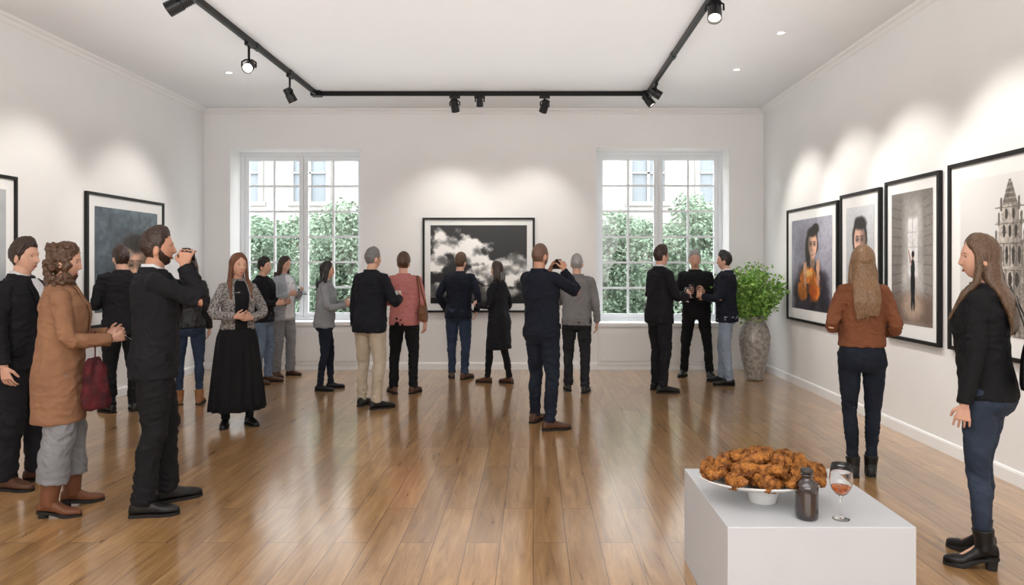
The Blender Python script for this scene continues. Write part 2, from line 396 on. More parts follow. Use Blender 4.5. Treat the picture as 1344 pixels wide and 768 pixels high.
def picture(label, side, a0, a1, z0, z1, paint, border):
    if side == 'R': o = V((XR, a0, z0)); U = V((0, -1, 0)); N = V((-1, 0, 0)); w = a0-a1
    elif side == 'L': o = V((XL, a0, z0)); U = V((0, 1, 0)); N = V((1, 0, 0)); w = a1-a0
    else: o = V((a0, YB, z0)); U = V((1, 0, 0)); N = V((0, -1, 0)); w = a1-a0
    h = z1-z0; Z = V((0, 0, 1)); e = tag(empty('framed_picture', o+U*w/2+N*.004), label, 'picture'); O = -U*w/2
    t = .031; b = MB()
    b.obox(O, U, Z, N, 0, t, 0, h, 0, .036); b.obox(O, U, Z, N, w-t, w, 0, h, 0, .036); b.obox(O, U, Z, N, t, w-t, 0, t, 0, .036); b.obox(O, U, Z, N, t, w-t, h-t, h, 0, .036)
    b.build('frame', blackf, e, False)
    b = MB(); b.obox(O, U, Z, N, t, w-t, t, h-t, 0, .018); b.build('mat_board', matb, e, False)
    bu, bv0, bv1 = border
    paint.obj('print', O+U*(t+bu)+Z*(t+bv0)+N*.021, U*(w-2*t-2*bu), Z*(h-2*t-bv0-bv1), N, e)
# clouds
p = Paint((46, 46, 47), 1.3, 210)
n1 = p.noise(5, 4.4, 6, 3); n2 = p.noise(11, 10, 5, 9)
p.shade(.7+.55*p.v)
def cl(cu, cv, ru, rv):
    d = np.sqrt(((p.u-cu)/ru)**2+((p.v-cv)/rv)**2)
    return sm_(-.06, .28, (1.0-d)+(n1-.5)*1.5+(n2-.5)*.9)
m = np.maximum.reduce([cl(.16, .74, .26, .22), cl(.4, .66, .3, .17), cl(.1, .55, .2, .16), cl(.8, .44, .28, .2), cl(.6, .4, .2, .1), cl(.2, .16, .3, .1)*.75, cl(.62, .1, .34, .1)*.7])
sh = 105+165*sm_(.3, .68, p.noise(8, 8, 6, 21)+.22*(p.v-.45))
p.img = p.img*(1-m[..., None])+(np.clip(sh, 0, 250)[..., None]*np.array([1, .99, .975]))*m[..., None]
picture('large framed black and white cloud photograph between the two windows', 'B', -1.629, .022, .842, 2.236, p, (.085, .1, .08))
# right 1
p = Paint((138, 136, 152), 1.05, 220)
p.shade(.74+.55*p.noise(3, 3, 6, 2)); p.bl((186, 184, 196), sm_(.5, 1.1, p.u*.6+p.v*.6)*.5)
p.el(.52, .06, .46, .46, (60, 54, 66), .15, .35); p.shade(.6+.8*p.noise(9, 7, 5, 14), p.elm(.52, .06, .46, .46, .2, .35))
p.el(.62, .88, .09, .06, (42, 31, 28), .2, .3); p.el(.44, .66, .07, .16, (44, 32, 29), .3, .4)
p.head(.55, .7, .115, .155, (222, 174, 148), (44, 32, 29), -1, True)
dr = np.maximum.reduce([p.elm(.42, .36, .2, .09, .25, 1.2), p.elm(.6, .26, .13, .14, .25, 1.2), p.elm(.3, .22, .12, .1, .3, 1.2)*.8]); p.bl((206, 120, 56), dr); p.shade(.5+1.05*p.noise(16, 7, 5, 4), dr)
p.el(.42, .4, .1, .035, (236, 196, 116), .5, 1.0, .8); p.el(.56, .2, .09, .07, (160, 70, 44), .5, .6, .7)
for (a, c_) in ((.36, .44), (.68, .46)):
    p.el(a, c_-.1, .035, .1, (196, 148, 124), .25); p.el(a, c_, .045, .05, (220, 168, 136), .25)
    for q in range(4): p.el(a-.03+q*.02, c_+.055, .008, .035, (220, 170, 138), .3)
p.shade(.88+.24*p.noise(34, 34, 4, 6))
picture('framed colour portrait of a smiling figure in an orange drape, farthest on right wall', 'R', 9.39, 7.83, .83, 2.26, p, (.13, .13, .12))
# right 2
p = Paint((186, 188, 192), .62, 220)
p.shade(.84+.28*p.v)
p.el(.52, .1, .5, .36, (34, 34, 38), .1, .15); p.shade(.6+.8*p.noise(8, 6, 4, 3), p.elm(.52, .1, .5, .36, .1, .15))
p.head(.5, .68, .215, .175, (204, 164, 146), (34, 29, 28), 1)
p.shade(.93+.14*p.noise(40, 60, 3, 6))
picture('narrow framed portrait of a dark haired head on grey, second from the window wall', 'R', 7.76, 6.87, .84, 2.3, p, (.1, .14, .12))
# right 3
p = Paint((178, 174, 171), .6, 230)
p.shade(.84+.3*p.noise(4, 6, 5, 4))
p.bl((104, 97, 93), (1-sm_(.2, .38, p.u-.06*(p.v-.5)))*.75); p.bl((124, 117, 112), sm_(.7, .84, p.u+.06*(p.v-.5))*.75)
for k in range(12):
    p.bl((78, 72, 69), (1-sm_(.004, .008, np.abs(p.v-(.18+k*.068)-(.26-p.u)*(k-5)*.03)))*(p.u < .27)*.45)
    p.bl((92, 86, 82), (1-sm_(.004, .008, np.abs(p.v-(.18+k*.068)-(p.u-.8)*(k-5)*.03)))*(p.u > .8)*.4)
p.bl((120, 114, 110), sm_(.84, 1, p.v)*.7)
p.rect(.42, .66, .36, .8, (222, 222, 223), .02)
p.rect(.533, .545, .36, .8, (176, 173, 171), .004)
for k in (.47, .58, .69): p.rect(.42, .66, k, k+.005, (180, 176, 174), .003)
p.rect(0, 1, 0, .22, (112, 94, 84), .06); p.el(.53, .14, .24, .1, (172, 152, 136), .5, .3)
p.el(.54, .3, .055, .13, (24, 24, 28), .12, .15); p.el(.54, .42, .05, .075, (28, 28, 32), .12); p.el(.545, .515, .028, .028, (186, 146, 124), .2); p.el(.545, .53, .034, .024, (30, 24, 24), .2); p.el(.515, .17, .022, .06, (30, 28, 30), .2); p.el(.57, .17, .022, .06, (30, 28, 30), .2)
for q in range(6): p.el(.5-q*.012, .46+q*.018, .014, .016, (176, 136, 116), .2)
p.shade(.9+.2*p.noise(30, 50, 4, 6))
picture('tall framed photograph of a small dark figure in a hallway, right wall', 'R', 6.77, 5.865, .86, 2.33, p, (.08, .12, .1))
# right 4
p = Paint((214, 213, 212), .98, 330)
p.shade(.95+.1*p.v)
base_ = p.img.copy()
def tower(c, s, base):
    g = (110, 104, 98); g2 = (146, 139, 132); g3 = (184, 177, 169); dk = (70, 66, 63)
    for (w, v0, v1) in ((.13, base, .42), (.15, .41, .43), (.12, .43, .58), (.138, .573, .59), (.1, .59, .7), (.118, .695, .71), (.075, .71, .8), (.09, .795, .806)):
        p.rect(c-w*s, c+w*s*.25, v0, v1, g3, .002); p.rect(c+w*s*.2, c+w*s, v0, v1, g2, .002)
    for vv in (.41, .573, .695, .795, .27, .14): p.rect(c-.13*s, c+.13*s, vv-.007, vv, g, .002, .8)
    for k in (-.118, -.08, -.036, .036, .08, .118): p.rect(c+k*s-.007*s, c+k*s+.007*s, base, .41, g, .002, .8)
    for k in (-.1, -.055, 0, .055, .1): p.rect(c+k*s-.006*s, c+k*s+.006*s, .43, .573, g, .002, .8)
    for v0 in (.04, .17, .31):
        for k in (-.058, 0, .058): p.el(c+k*s, v0+.04, .016*s, .045, dk, .08)
    for k in (-.078, -.028, .028, .078): p.el(c+k*s, .5, .013*s, .055, dk, .08)
    for k in (-.05, 0, .05): p.el(c+k*s, .645, .013*s, .04, dk, .1)
    for k in (-.03, .03): p.el(c+k*s, .75, .012*s, .033, dk, .1)
    for q in range(14): p.rect(c-.062*s*(1-q/14)**.8-.002, c+.062*s*(1-q/14)**.8+.002, .806+q*.011, .818+q*.011, g if q % 3 else g2, .002)
    for k, vv in ((-.138, .46), (.138, .46), (-.12, .62), (.12, .62), (-.095, .73), (.095, .73), (-.075, .82), (.075, .82)): p.rect(c+k*s-.009*s, c+k*s+.009*s, vv-.05, vv, g, .002); p.el(c+k*s, vv+.01, .01*s, .024, g, .1)
tower(.47, 1.0, .0); tower(.86, .62, -.2)
p.rect(0, .34, 0, .07, (184, 180, 176), .02, .7); p.rect(.64, 1, 0, .2, (158, 152, 146), .004)
for k in range(6): p.el(.68+k*.06, .1, .016, .045, (90, 86, 84), .1)
msk = np.clip(np.abs(p.img-base_).sum(2)/60, 0, 1); p.shade(.7+.6*p.noise(70, 70, 3, 5), msk)
picture('largest framed photograph of a tall ornate stone tower, nearest on right wall', 'R', 5.74, 4.2, .865, 2.35, p, (.12, .14, .12))
# left 1
p = Paint((84, 95, 104), 1.05, 190)
p.shade(.55+.9*p.noise(4, 4, 6, 8)); p.bl((126, 138, 146), sm_(.45, 1.0, p.u*.5+p.v*.6+.5*(p.noise(6, 6, 5, 17)-.5))*.5)
p.el(.58, .34, .34, .4, (60, 58, 58), .5, .6, .8); p.head(.62, .42, .2, .26, (206, 162, 136), (58, 50, 46), 1)
n_ = p.noise(7, 7, 5, 33); p.bl((112, 122, 130), sm_(.54, .84, n_)*.5); p.shade(.78+.44*p.noise(22, 22, 4, 35))
picture('framed dark blue grey portrait of a face on left wall beyond the man in black', 'L', 7.65, 9.25, .85, 2.345, p, (.12, .13, .12))
p = Paint((176, 180, 184), 1.1)
p.shade(.85+.3*p.noise(2.5, 3.5, 5, 13)); p.bl((120, 126, 132), (1-sm_(.2, .5, p.v+.2*(p.noise(5, 5, 4, 2)-.5)))*.7)
picture('framed pale grey print cut by the left edge of the photo', 'L', 5.0, 6.62, .86, 2.365, p, (.1, .12, .1))

# ------------------------------------------------------------------ track lighting
blk = M('black_metal', (16, 16, 17), .4, metal=.3, var=.1)
blk2 = M('black_satin', (24, 24, 26), .35, var=.1)
lensm = M('lamp_lens', (255, 244, 226), .3, emit=10, var=0)
ZR = 3.8; XTL, XTR, YT = -2.87, 1.51, 9.38
T = tag(empty('lighting_track', (XTL, YT, ZR)), 'black U shaped ceiling track carrying the spotlights', 'light track')
o0 = V((XTL, YT, ZR))
def tb(name, a, c, pa):
    b = MB(); b.box(V(a)-o0, V(c)-o0); return b.build(name, blk, pa, False, bevel=.004)
tb('rail', (XTL-.02, 0.5, ZR-.02), (XTL+.02, YT-.06, ZR+.04), T); tb('rail', (XTR-.02, 0.5, ZR-.02), (XTR+.02, YT-.06, ZR+.04), T); tb('rail', (XTL+.06, YT-.02, ZR-.02), (XTR-.06, YT+.02, ZR+.04), T)
for x in (XTL, XTR): tb('corner_joint', (x-.065, YT-.065, ZR-.026), (x+.065, YT+.065, ZR+.04), T)
for y in (7.3, 8.3): tb('joint_cover', (XTL-.026, y, ZR-.026), (XTL+.026, y+.12, ZR+.04), T)
for y in (7.6,): tb('joint_cover', (XTR-.026, y, ZR-.026), (XTR+.026, y+.12, ZR+.04), T)
def spot(label, x, y, drop, d, on=True, L=.17, r=.055):
    e = tag(empty('track_spotlight', (x, y, ZR-.02)), label, 'spotlight', None)
    b = MB(); b.box((-.02, -.07, -.035), (.02, .07, .0))
    if abs(y-YT) < .05:
        b = MB(); b.box((-.07, -.02, -.035), (.07, .02, .0))
    b.build('adapter', blk2, e, False, bevel=.004)
    b = MB(); b.tube([(0, 0, -.03), (0, 0, -drop)], [.012, .012], 12, rnd_=False); b.build('stem', blk, e)
    d = V(d).normalized(); c = V((0, 0, -drop-.065))
    sx = d.cross(V((0, 0, 1))); sx = sx.normalized() if sx.length > .05 else V((1, 0, 0))
    b = MB(); pts = [c+sx*(r+.012), c+sx*(r+.012)+V((0, 0, .045)), c+sx*(r*.6)+V((0, 0, .068)), c-sx*(r*.6)+V((0, 0, .068)), c-sx*(r+.012)+V((0, 0, .045)), c-sx*(r+.012)]
    b.tube(pts, [.009]*6, 8); b.build('yoke', blk, e)
    u = sx; w = d.cross(u)
    prof = [(-.5, .6), (-.48, .8), (-.1, .82), (-.06, .95), (.5, 1.0), (.5, .88), (.4, .8)]
    b = MB(); b.loft([sring(c+d*L*t, u*r*k, w*r*k, 28) for t, k in prof])
    for q in range(4): b.loft([sring(c+d*L*(-.44+q*.09), u*r*.9, w*r*.9, 28), sring(c+d*L*(-.41+q*.09), u*r*.9, w*r*.9, 28)])
    h = b.build('lamp_head', blk2, e, False)
    b = MB(); b.loft([sring(c+d*L*.405, u*r*.78, w*r*.78, 24), sring(c+d*L*.43, u*r*.74, w*r*.74, 24)]); b.build('lens', lensm if on else M('lens_off', (60, 60, 64), .2), h, False)
spot('black track spotlight near the top left corner of the photo', XTL, 5.75, .05, (-.75, -.1, -.45), r=.06, L=.22)
spot('black track spotlight with lit lens, second along the left rail', XTL, 7.15, .17, (.15, -.75, -.35))
spot('black track spotlight on the left rail just before its corner', XTL, 8.35, .17, (.35, .35, -.8))
spot('black spotlight on the back rail, left one over the cloud picture', -1.04, YT, .06, (.1, .5, -.9))
spot('short black spotlight on the back rail, middle one', -.71, YT, .01, (0, .4, -.9), L=.13, r=.045)
spot('black spotlight on the back rail, right one over the cloud picture', .15, YT, .07, (-.3, .5, -.8))
spot('black spotlight at the right back corner of the track', XTR-.02, 9.18, .04, (.55, -.1, -.7))
spot('black spotlight on right rail beside the corner one, aimed at right wall', XTR, 8.75, .05, (.8, -.05, -.5), L=.15)
spot('black spotlight with bright lens hanging from the right rail near top of photo', XTR, 5.9, .05, (-.12, -.45, -.8), r=.06, L=.2)
spot('black spotlight on the right rail nearest the viewer', XTR, 4.4, .05, (.8, 0, -.6))
for i, (x, y, lab) in enumerate(((2.446, 7.0, 'small round recessed ceiling light at right, nearer the viewer'), (2.389, 8.32, 'small round recessed ceiling light at right, nearer the windows'), (-3.63, 8.45, 'small round recessed ceiling light at left'))):
    e = tag(empty('recessed_light', (x, y, ZC)), lab, 'ceiling light')
    b = MB(); b.lathe([(.05, 0), (.05, -.006), (.036, -.008), (.036, 0)], n=24); b.build('trim_ring', whitem, e)
    b = MB(); b.lathe([(.034, -.001), (.034, -.005)], n=24); b.build('lens', M('downlight_lens', (255, 250, 240), .3, emit=4, var=0), e, False)

# ------------------------------------------------------------------ vase and branches
def vase_disp(co): return (fbm(co*[22, 22, 30], 3)-.5)*.012
vm = M('silver_ceramic', (134, 129, 122), .42, metal=.25, rgb2=(184, 178, 170), vs=24, bump=.5, bs=40)
VX, VY = 2.965, 9.5
e = tag(empty('vase', (VX, VY, 0)), 'tall textured grey floor vase in the right back corner', 'vase')
b = MB(); prof = [(.09, 0), (.11, .008), (.125, .1), (.165, .28), (.2, .48), (.205, .58), (.185, .68), (.145, .76), (.128, .8), (.14, .845), (.148, .86), (.135, .86), (.115, .8), (.15, .7), (.17, .6)]
pr = []
for i in range(len(prof)-1):
    for t in (0, .34, .67): pr.append((prof[i][0]*(1-t)+prof[i+1][0]*t, prof[i][1]*(1-t)+prof[i+1][1]*t))
pr.append(prof[-1]); b.lathe(pr, n=72); b.build('vase_body', vm, e, disp=vase_disp)
e = tag(empty('leafy_branches', (VX, VY, .62)), 'bushy bright green leafy branches standing in the grey vase', 'plant')
r = random.Random(5); b = MB(); pts = []
for i in range(84):
    a = r.uniform(0, 2*PI); q = math.sqrt(r.random())*.5; zt = .88-.46*(q/.5)**2*r.uniform(.2, 1.15)+r.uniform(-.12, .04)
    tip = V((min(.34, math.cos(a)*q), math.sin(a)*q*.8, zt)); s0 = V((math.cos(a)*.05, math.sin(a)*.05, .0)); mid = V((math.cos(a)*q*.4, math.sin(a)*q*.4, .26+zt*.32))
    pp = []
    for k in range(9):
        t = k/8; pp.append(s0*(1-t)**2+mid*2*t*(1-t)+tip*t*t)
    b.tube(pp, [.005*(1-k/10) for k in range(9)], 5, rnd_=False)
    for k in range(3, 9):
        for _ in range(8):
            z = pp[k]+V((r.gauss(0, .042), r.gauss(0, .042), r.gauss(0, .042)))
            if z.x < .36: pts.append(z)
b.build('stem', M('green_stem', (86, 104, 52), .7), e)
b = MB(); leaf_cloud(b, pts, .056, r); b.build('leaves', M('bright_leaf', (90, 142, 54), .5, rgb2=(158, 196, 98), vs=9, spec=.4), e, False, recalc=False)

# ------------------------------------------------------------------ plinth and food
PZ = .48
e = MB(); e.box((.791, 2.884, 0), (1.56, 3.713, PZ)); tag(e.build('plinth', M('plinth_paint', (194, 196, 199), .5, var=.01), smooth=False, bevel=.004), 'low white display plinth holding the platter of food', 'plinth')
PX, PY = 1.035, 3.2
e = tag(empty('platter', (PX, PY, PZ)), 'white ceramic footed oval platter heaped with fried chicken', 'platter')
cer = M('white_ceramic', (222, 221, 219), .18, var=.01, spec=.6, coat=.3)
b = MB(); b.lathe([(.058, 0), (.062, .004), (.066, .03), (.078, .058), (.092, .078)], n=48); b.build('foot', cer, e)
b = MB(); b.lathe([(.05, .066), (.13, .07), (.2, .08), (.255, .096), (.283, .108), (.287, .113), (.281, .115), (.25, .104), (.19, .088), (.12, .08), (.03, .078)], n=72, sy=.7); b.build('dish', cer, e)
crust = M('fried_crust', (92, 50, 18), .58, rgb2=(178, 116, 54), vs=34, bump=1.0, bs=90, spec=.3)
bone = M('bone_end', (150, 96, 52), .6)
def crust_disp(co): return (fbm(co*42, 4)-.5)*.034+(fbm(co*140+3, 3)-.5)*.014
def chicken(kind):
    b = MB()
    if kind == 0: b.ell((0, 0, 0), (.04, .036, .034)); b.tube([(.01, 0, 0), (.05, 0, .002), (.082, 0, .004)], [.033, .021, .013], 12)
    elif kind == 1: b.ell((0, 0, 0), (.052, .038, .026)); b.ell((.022, .018, .006), (.032, .026, .024)); b.ell((-.03, -.012, 0), (.026, .024, .02))
    elif kind == 2: b.tube([(-.06, -.016, 0), (-.02, .02, .004), (.018, .022, .004), (.062, -.022, 0)], [.018, .024, .023, .014], 12); b.ell((0, .012, 0), (.03, .02, .022))
    else: b.ell((0, 0, 0), (.062, .025, .02)); b.ell((.034, -.012, .006), (.026, .02, .018)); b.ell((-.034, .01, .002), (.032, .024, .018))
    return b
protos = []
for k in range(4):
    root = empty('fried_chicken_piece'); chicken(k).build('crust', crust, root, remesh=.0034, sm=1, disp=crust_disp, scale=1.12)
    if k == 0:
        bb = MB(); bb.tube([(.075, 0, .004), (.1, 0, .005)], [.007, .008], 10); bb.ell((.104, .004, .005), (.008, .007, .007)); bb.ell((.104, -.004, .005), (.008, .007, .007)); bb.build('bone', bone, root, scale=1.12)
    protos.append(root)
used = set()
def put(k, x, y, z, rz, rx, ry, where):
    p = protos[k]
    if k in used:
        o = p.copy(); COL.objects.link(o)
        for ch in p.children:
            c = ch.copy(); COL.objects.link(c); c.parent = o
    else: o = p; used.add(k)
    o.location = (PX+x, PY+y, PZ+z); o.rotation_euler = (rx, ry, rz)
    what = ['drumstick', 'chunky thigh', 'bent wing', 'long strip'][k]
    tag(o, 'crispy brown fried chicken %s %s' % (what, where), 'fried chicken', 'fried chicken %s pieces %s' % (what, where))
r = random.Random(21); cnt = 0
for ring, n, q, z, where in ((0, 11, .9, .130, 'at the rim of the heap on the platter'), (1, 5, .46, .124, 'deep inside the heap on the platter'), (2, 8, .66, .162, 'in the middle layer of the heap'), (3, 2, .2, .164, 'in the middle layer of the heap'), (4, 5, .42, .190, 'in the upper layer of the heap'), (5, 2, .16, .206, 'on the very top of the heap')):
    for i in range(n):
        a = 2*PI*(i+r.uniform(-.12, .12))/n+ring*.4
        put((cnt*3+i//2+ring) % 4 if ring < 5 else (1, 3)[i], math.cos(a)*q*.265, math.sin(a)*q*.176, z+r.uniform(-.004, .006), a+PI/2+r.uniform(-.8, .8), r.uniform(-.4, .4), r.uniform(-.4, .4), where); cnt += 1
e = tag(empty('bottle', (1.152, 2.985, PZ)), 'small dark glass bottle with round stopper on the plinth', 'bottle')
dg_ = M('dark_bottle_glass', (28, 9, 7), .03, var=.15, vs=12, spec=.8, coat=1)
b = MB(); b.lathe([(.041, 0), (.046, .006), (.0475, .02), (.0475, .06), (.0475, .105), (.0475, .134), (.043, .15), (.03, .161), (.023, .167), (.022, .18), (.027, .182), (.027, .188), (.018, .188)], n=56); b.build('bottle_body', dg_, e)
b = MB(); b.lathe([(.017, .186), (.019, .19), (.025, .196), (.027, .203), (.022, .21), (.01, .213)], n=32); b.build('stopper', M('stopper_grey', (64, 60, 58), .3, var=.1), e)
glassm = M('clear_glass', (255, 255, 255), .0, var=0, trans=1, ior=1.45, spec=.5)
winem = M('amber_wine', (214, 112, 40), .02, var=0, trans=1, ior=1.33)
def wine_glass(label, loc, s=1.0, wine=True, wm=None):
    e = tag(empty('wine_glass', loc), label, 'glass')
    b = MB(); b.lathe([(.001, .002), (.034, .0), (.036, .002), (.03, .005), (.008, .01), (.0045, .02), (.004, .06), (.0045, .09), (.01, .1)], n=32); b.build('stem', glassm, e, scale=s)
    b = MB(); b.lathe([(.004, .099), (.022, .106), (.038, .125), (.046, .15), (.0475, .17), (.044, .2), (.0385, .232), (.0372, .232), (.0427, .2), (.0462, .17), (.0447, .15), (.0367, .126), (.021, .1085), (.002, .102)], n=40); b.build('bowl', glassm, e, scale=s)
    if wine:
        b = MB(); b.lathe([(.002, .1025), (.0205, .109), (.0362, .1265), (.0405, .138), (.040, .1385), (.001, .1385)], n=40); b.build('wine', wm or winem, e, scale=s)
    return e
wine_glass('stemmed wine glass of amber wine beside the dark bottle on the plinth', (1.292, 2.975, PZ), 1.0)

# ------------------------------------------------------------------ people
TM = np.array([(.74, .168, .112, -.01), (.80, .17, .117, -.012), (.86, .172, .121, -.014), (.93, .168, .122, -.015), (1.02, .154, .112, -.005), (1.10, .148, .106, .0), (1.20, .160, .113, .003), (1.30, .176, .121, .003), (1.38, .182, .116, -.005), (1.435, .158, .092, -.014), (1.475, .086, .068, -.016), (1.52, .058, .058, -.012)])
TF = np.array([(.74, .164, .113, -.012), (.80, .166, .117, -.014), (.86, .167, .120, -.016), (.93, .160, .118, -.018), (1.02, .136, .102, -.006), (1.10, .120, .088, .0), (1.20, .130, .100, .008), (1.28, .140, .114, .014), (1.36, .140, .102, .004), (1.43, .114, .078, -.01), (1.475, .064, .056, -.013), (1.52, .046, .048, -.01)])
def ik(a, b, l1, l2, pole, stretch=False):
    d = b-a; L = d.length; tot = l1+l2
    if stretch:
        f = L/tot*1.0035; l1 *= f; l2 *= f
    elif L > tot*.995:
        b = a+d*(tot*.99/L); d = b-a; L = d.length
    dn = d/L; x = (l1*l1-l2*l2+L*L)/(2*L); h = math.sqrt(max(0, l1*l1-x*x))
    pr = V(pole)-dn*V(pole).dot(dn)
    if pr.length < 1e-4: pr = V((0, -1, 0))
    return a+dn*x+pr.normalized()*h, b
def hand(mb, W, D, n, side, curl, hs=1.0):
    D = D.normalized(); n = (n-D*n.dot(D)).normalized(); Lt = D.cross(n)*side
    mb.loft([sring(W+D*t*hs, Lt*a*hs, n*c*hs, 14, 2.6) for t, a, c in ((-.012, .023, .018), (.01, .026, .018), (.035, .034, .017), (.065, .039, .015), (.088, .038, .013), (.094, .033, .010))])
    for off, ln in ((.0300, .068), (.0103, .077), (-.0098, .071), (-.0288, .056)):
        d0 = (D+Lt*off*3.0).normalized(); p = W+d0*.078*hs+Lt*off*hs; pts = [p]; ang = 0
        for k, fr in enumerate((.52, .33, .27)):
            ang += curl*(.7, 1.0, .75)[k]
            p = p+(d0*math.cos(ang)+n*math.sin(ang))*ln*hs*fr*1.05; pts.append(p)
        mb.tube(pts, [.0082*hs, .0078*hs, .0073*hs, .0062*hs], 9)
    bs = W+D*.02*hs+Lt*.022*hs; d1 = (D*.62+Lt*.66+n*.32).normalized(); p1 = bs+d1*.042*hs; d2 = (D*.86+Lt*.2+n*(.25+curl*.5)).normalized(); p2 = p1+d2*.029*hs; p3 = p2+(d2+n*curl*.3).normalized()*.021*hs
    mb.tube([bs, p1, p2, p3], [.0125*hs, .0108*hs, .0095*hs, .0072*hs], 9)
def skull(d):
    x, y, z = d.x*.072, d.y*.0935, d.z*.117
    if z < 0:
        t = -z/.117
        x *= 1-.24*t*t
        y = y*(1-.5*t) if y < 0 else y*(1-.03*t)
    if y > 0: y -= .009*(y/.0935)**2
    return V((x, y, z))
def g2(a, s): return math.exp(-(a/s)**2)
def face(d, fem):
    p = skull(d); x, y, z = p
    if y > 0.01:
        f = min(1, (y-.01)/.03)
        zz = z
        if zz > -.036: prof = max(0, 1-(zz+.036)/.05) if zz < .012 else 0
        else: prof = max(0, 1-(-.036-zz)/.011)
        y += f*((.020 if fem else .025)*prof*g2(x, .0085+.006*prof))
        y -= f*.009*(g2(abs(x)-.031, .014)*g2(z-.002, .012))
        y += f*(.003 if fem else .006)*g2(z-.022, .010)*g2(x, .05)
        y += f*.0045*g2(x, .021)*(g2(z+.062, .006)+1.05*g2(z+.074, .006)); y -= f*.003*g2(z+.068, .003)*g2(x, .02)
        y += f*(.005 if fem else .009)*g2(z+.100, .014)*g2(x, .024)
    return V((x, y, z))
def sphere_pts(fn, nu=52, nv=40):
    rings = []
    for i in range(nv):
        ph = -PI/2+PI*(i+.25)/(nv-.5)
        rings.append([fn(V((math.cos(ph)*math.cos(2*PI*j/nu), math.cos(ph)*math.sin(2*PI*j/nu), math.sin(ph)))) for j in range(nu)])
    return rings
eye_w = M('eye_white', (206, 200, 194), .2); eye_i = M('eye_iris', (44, 32, 24), .1); lash = M('eyelash', (34, 24, 20), .7)
SK = {'a': M('skin_fair', (210, 163, 140), .5, var=.06, vs=14, spec=.35), 'b': M('skin_warm', (196, 146, 120), .5, var=.06, vs=14, spec=.35)}
lipm = M('lip_tone', (172, 102, 92), .45)
def hairm(name, c1, c2): return M('hair_'+name, c1, .4, rgb2=c2, vs=34, stretch=(12, 12, .45), bump=.16, bs=36, spec=.5)
HR = {'black': hairm('black', (16, 13, 12), (40, 33, 30)), 'dark': hairm('dark_brown', (30, 21, 16), (70, 50, 39)), 'brown': hairm('brown', (52, 35, 25), (104, 74, 52)), 'auburn': hairm('auburn', (64, 37, 24), (132, 84, 54)), 'blond': hairm('blond', (80, 57, 39), (156, 120, 86)), 'dblond': hairm('dark_blond', (52, 37, 27), (114, 86, 61)), 'grey': hairm('grey', (120, 118, 117), (178, 176, 174)), 'pepper': hairm('pepper', (72, 69, 68), (138, 134, 131)), 'stub': hairm('stubble', (92, 68, 56), (120, 90, 74))}
def wr(amp, sx=7, seed=0, stack=0):
    def f(co):
        c = co+seed*3.17
        wx = (fbm(c*3, 2)-.5)*.3
        c2_ = c+np.stack([wx, wx*.6, wx], 1)
        n = fbm(c2_*[sx*1.3, sx*1.3, sx*.55], 3)-.5
        n2 = fbm(c2_*[sx*.6, sx*.6, sx*1.5]+11, 2)-.5
        rd = 1-np.abs(fbm(c2_*[sx*.9, sx*.9, sx*1.6]+5, 2)*2-1)
        rd2 = 1-np.abs(fbm(c2_*[sx*1.6, sx*1.6, sx*2.2]+15, 2)*2-1)
        o = amp*(1.1*n+.9*n2+.9*(rd-.65)+.8*(rd2**2-.45))
        if stack:
            k = np.exp(-((co[:, 2]-.13)/.09)**2)+.6*np.exp(-((co[:, 2]-.5)/.07)**2)
            o = o*(1+k*.5)+stack*k*(fbm(c2_*[8, 8, 34], 2)-.5)
        return o
    return f
class Fig: pass
NP = [0]
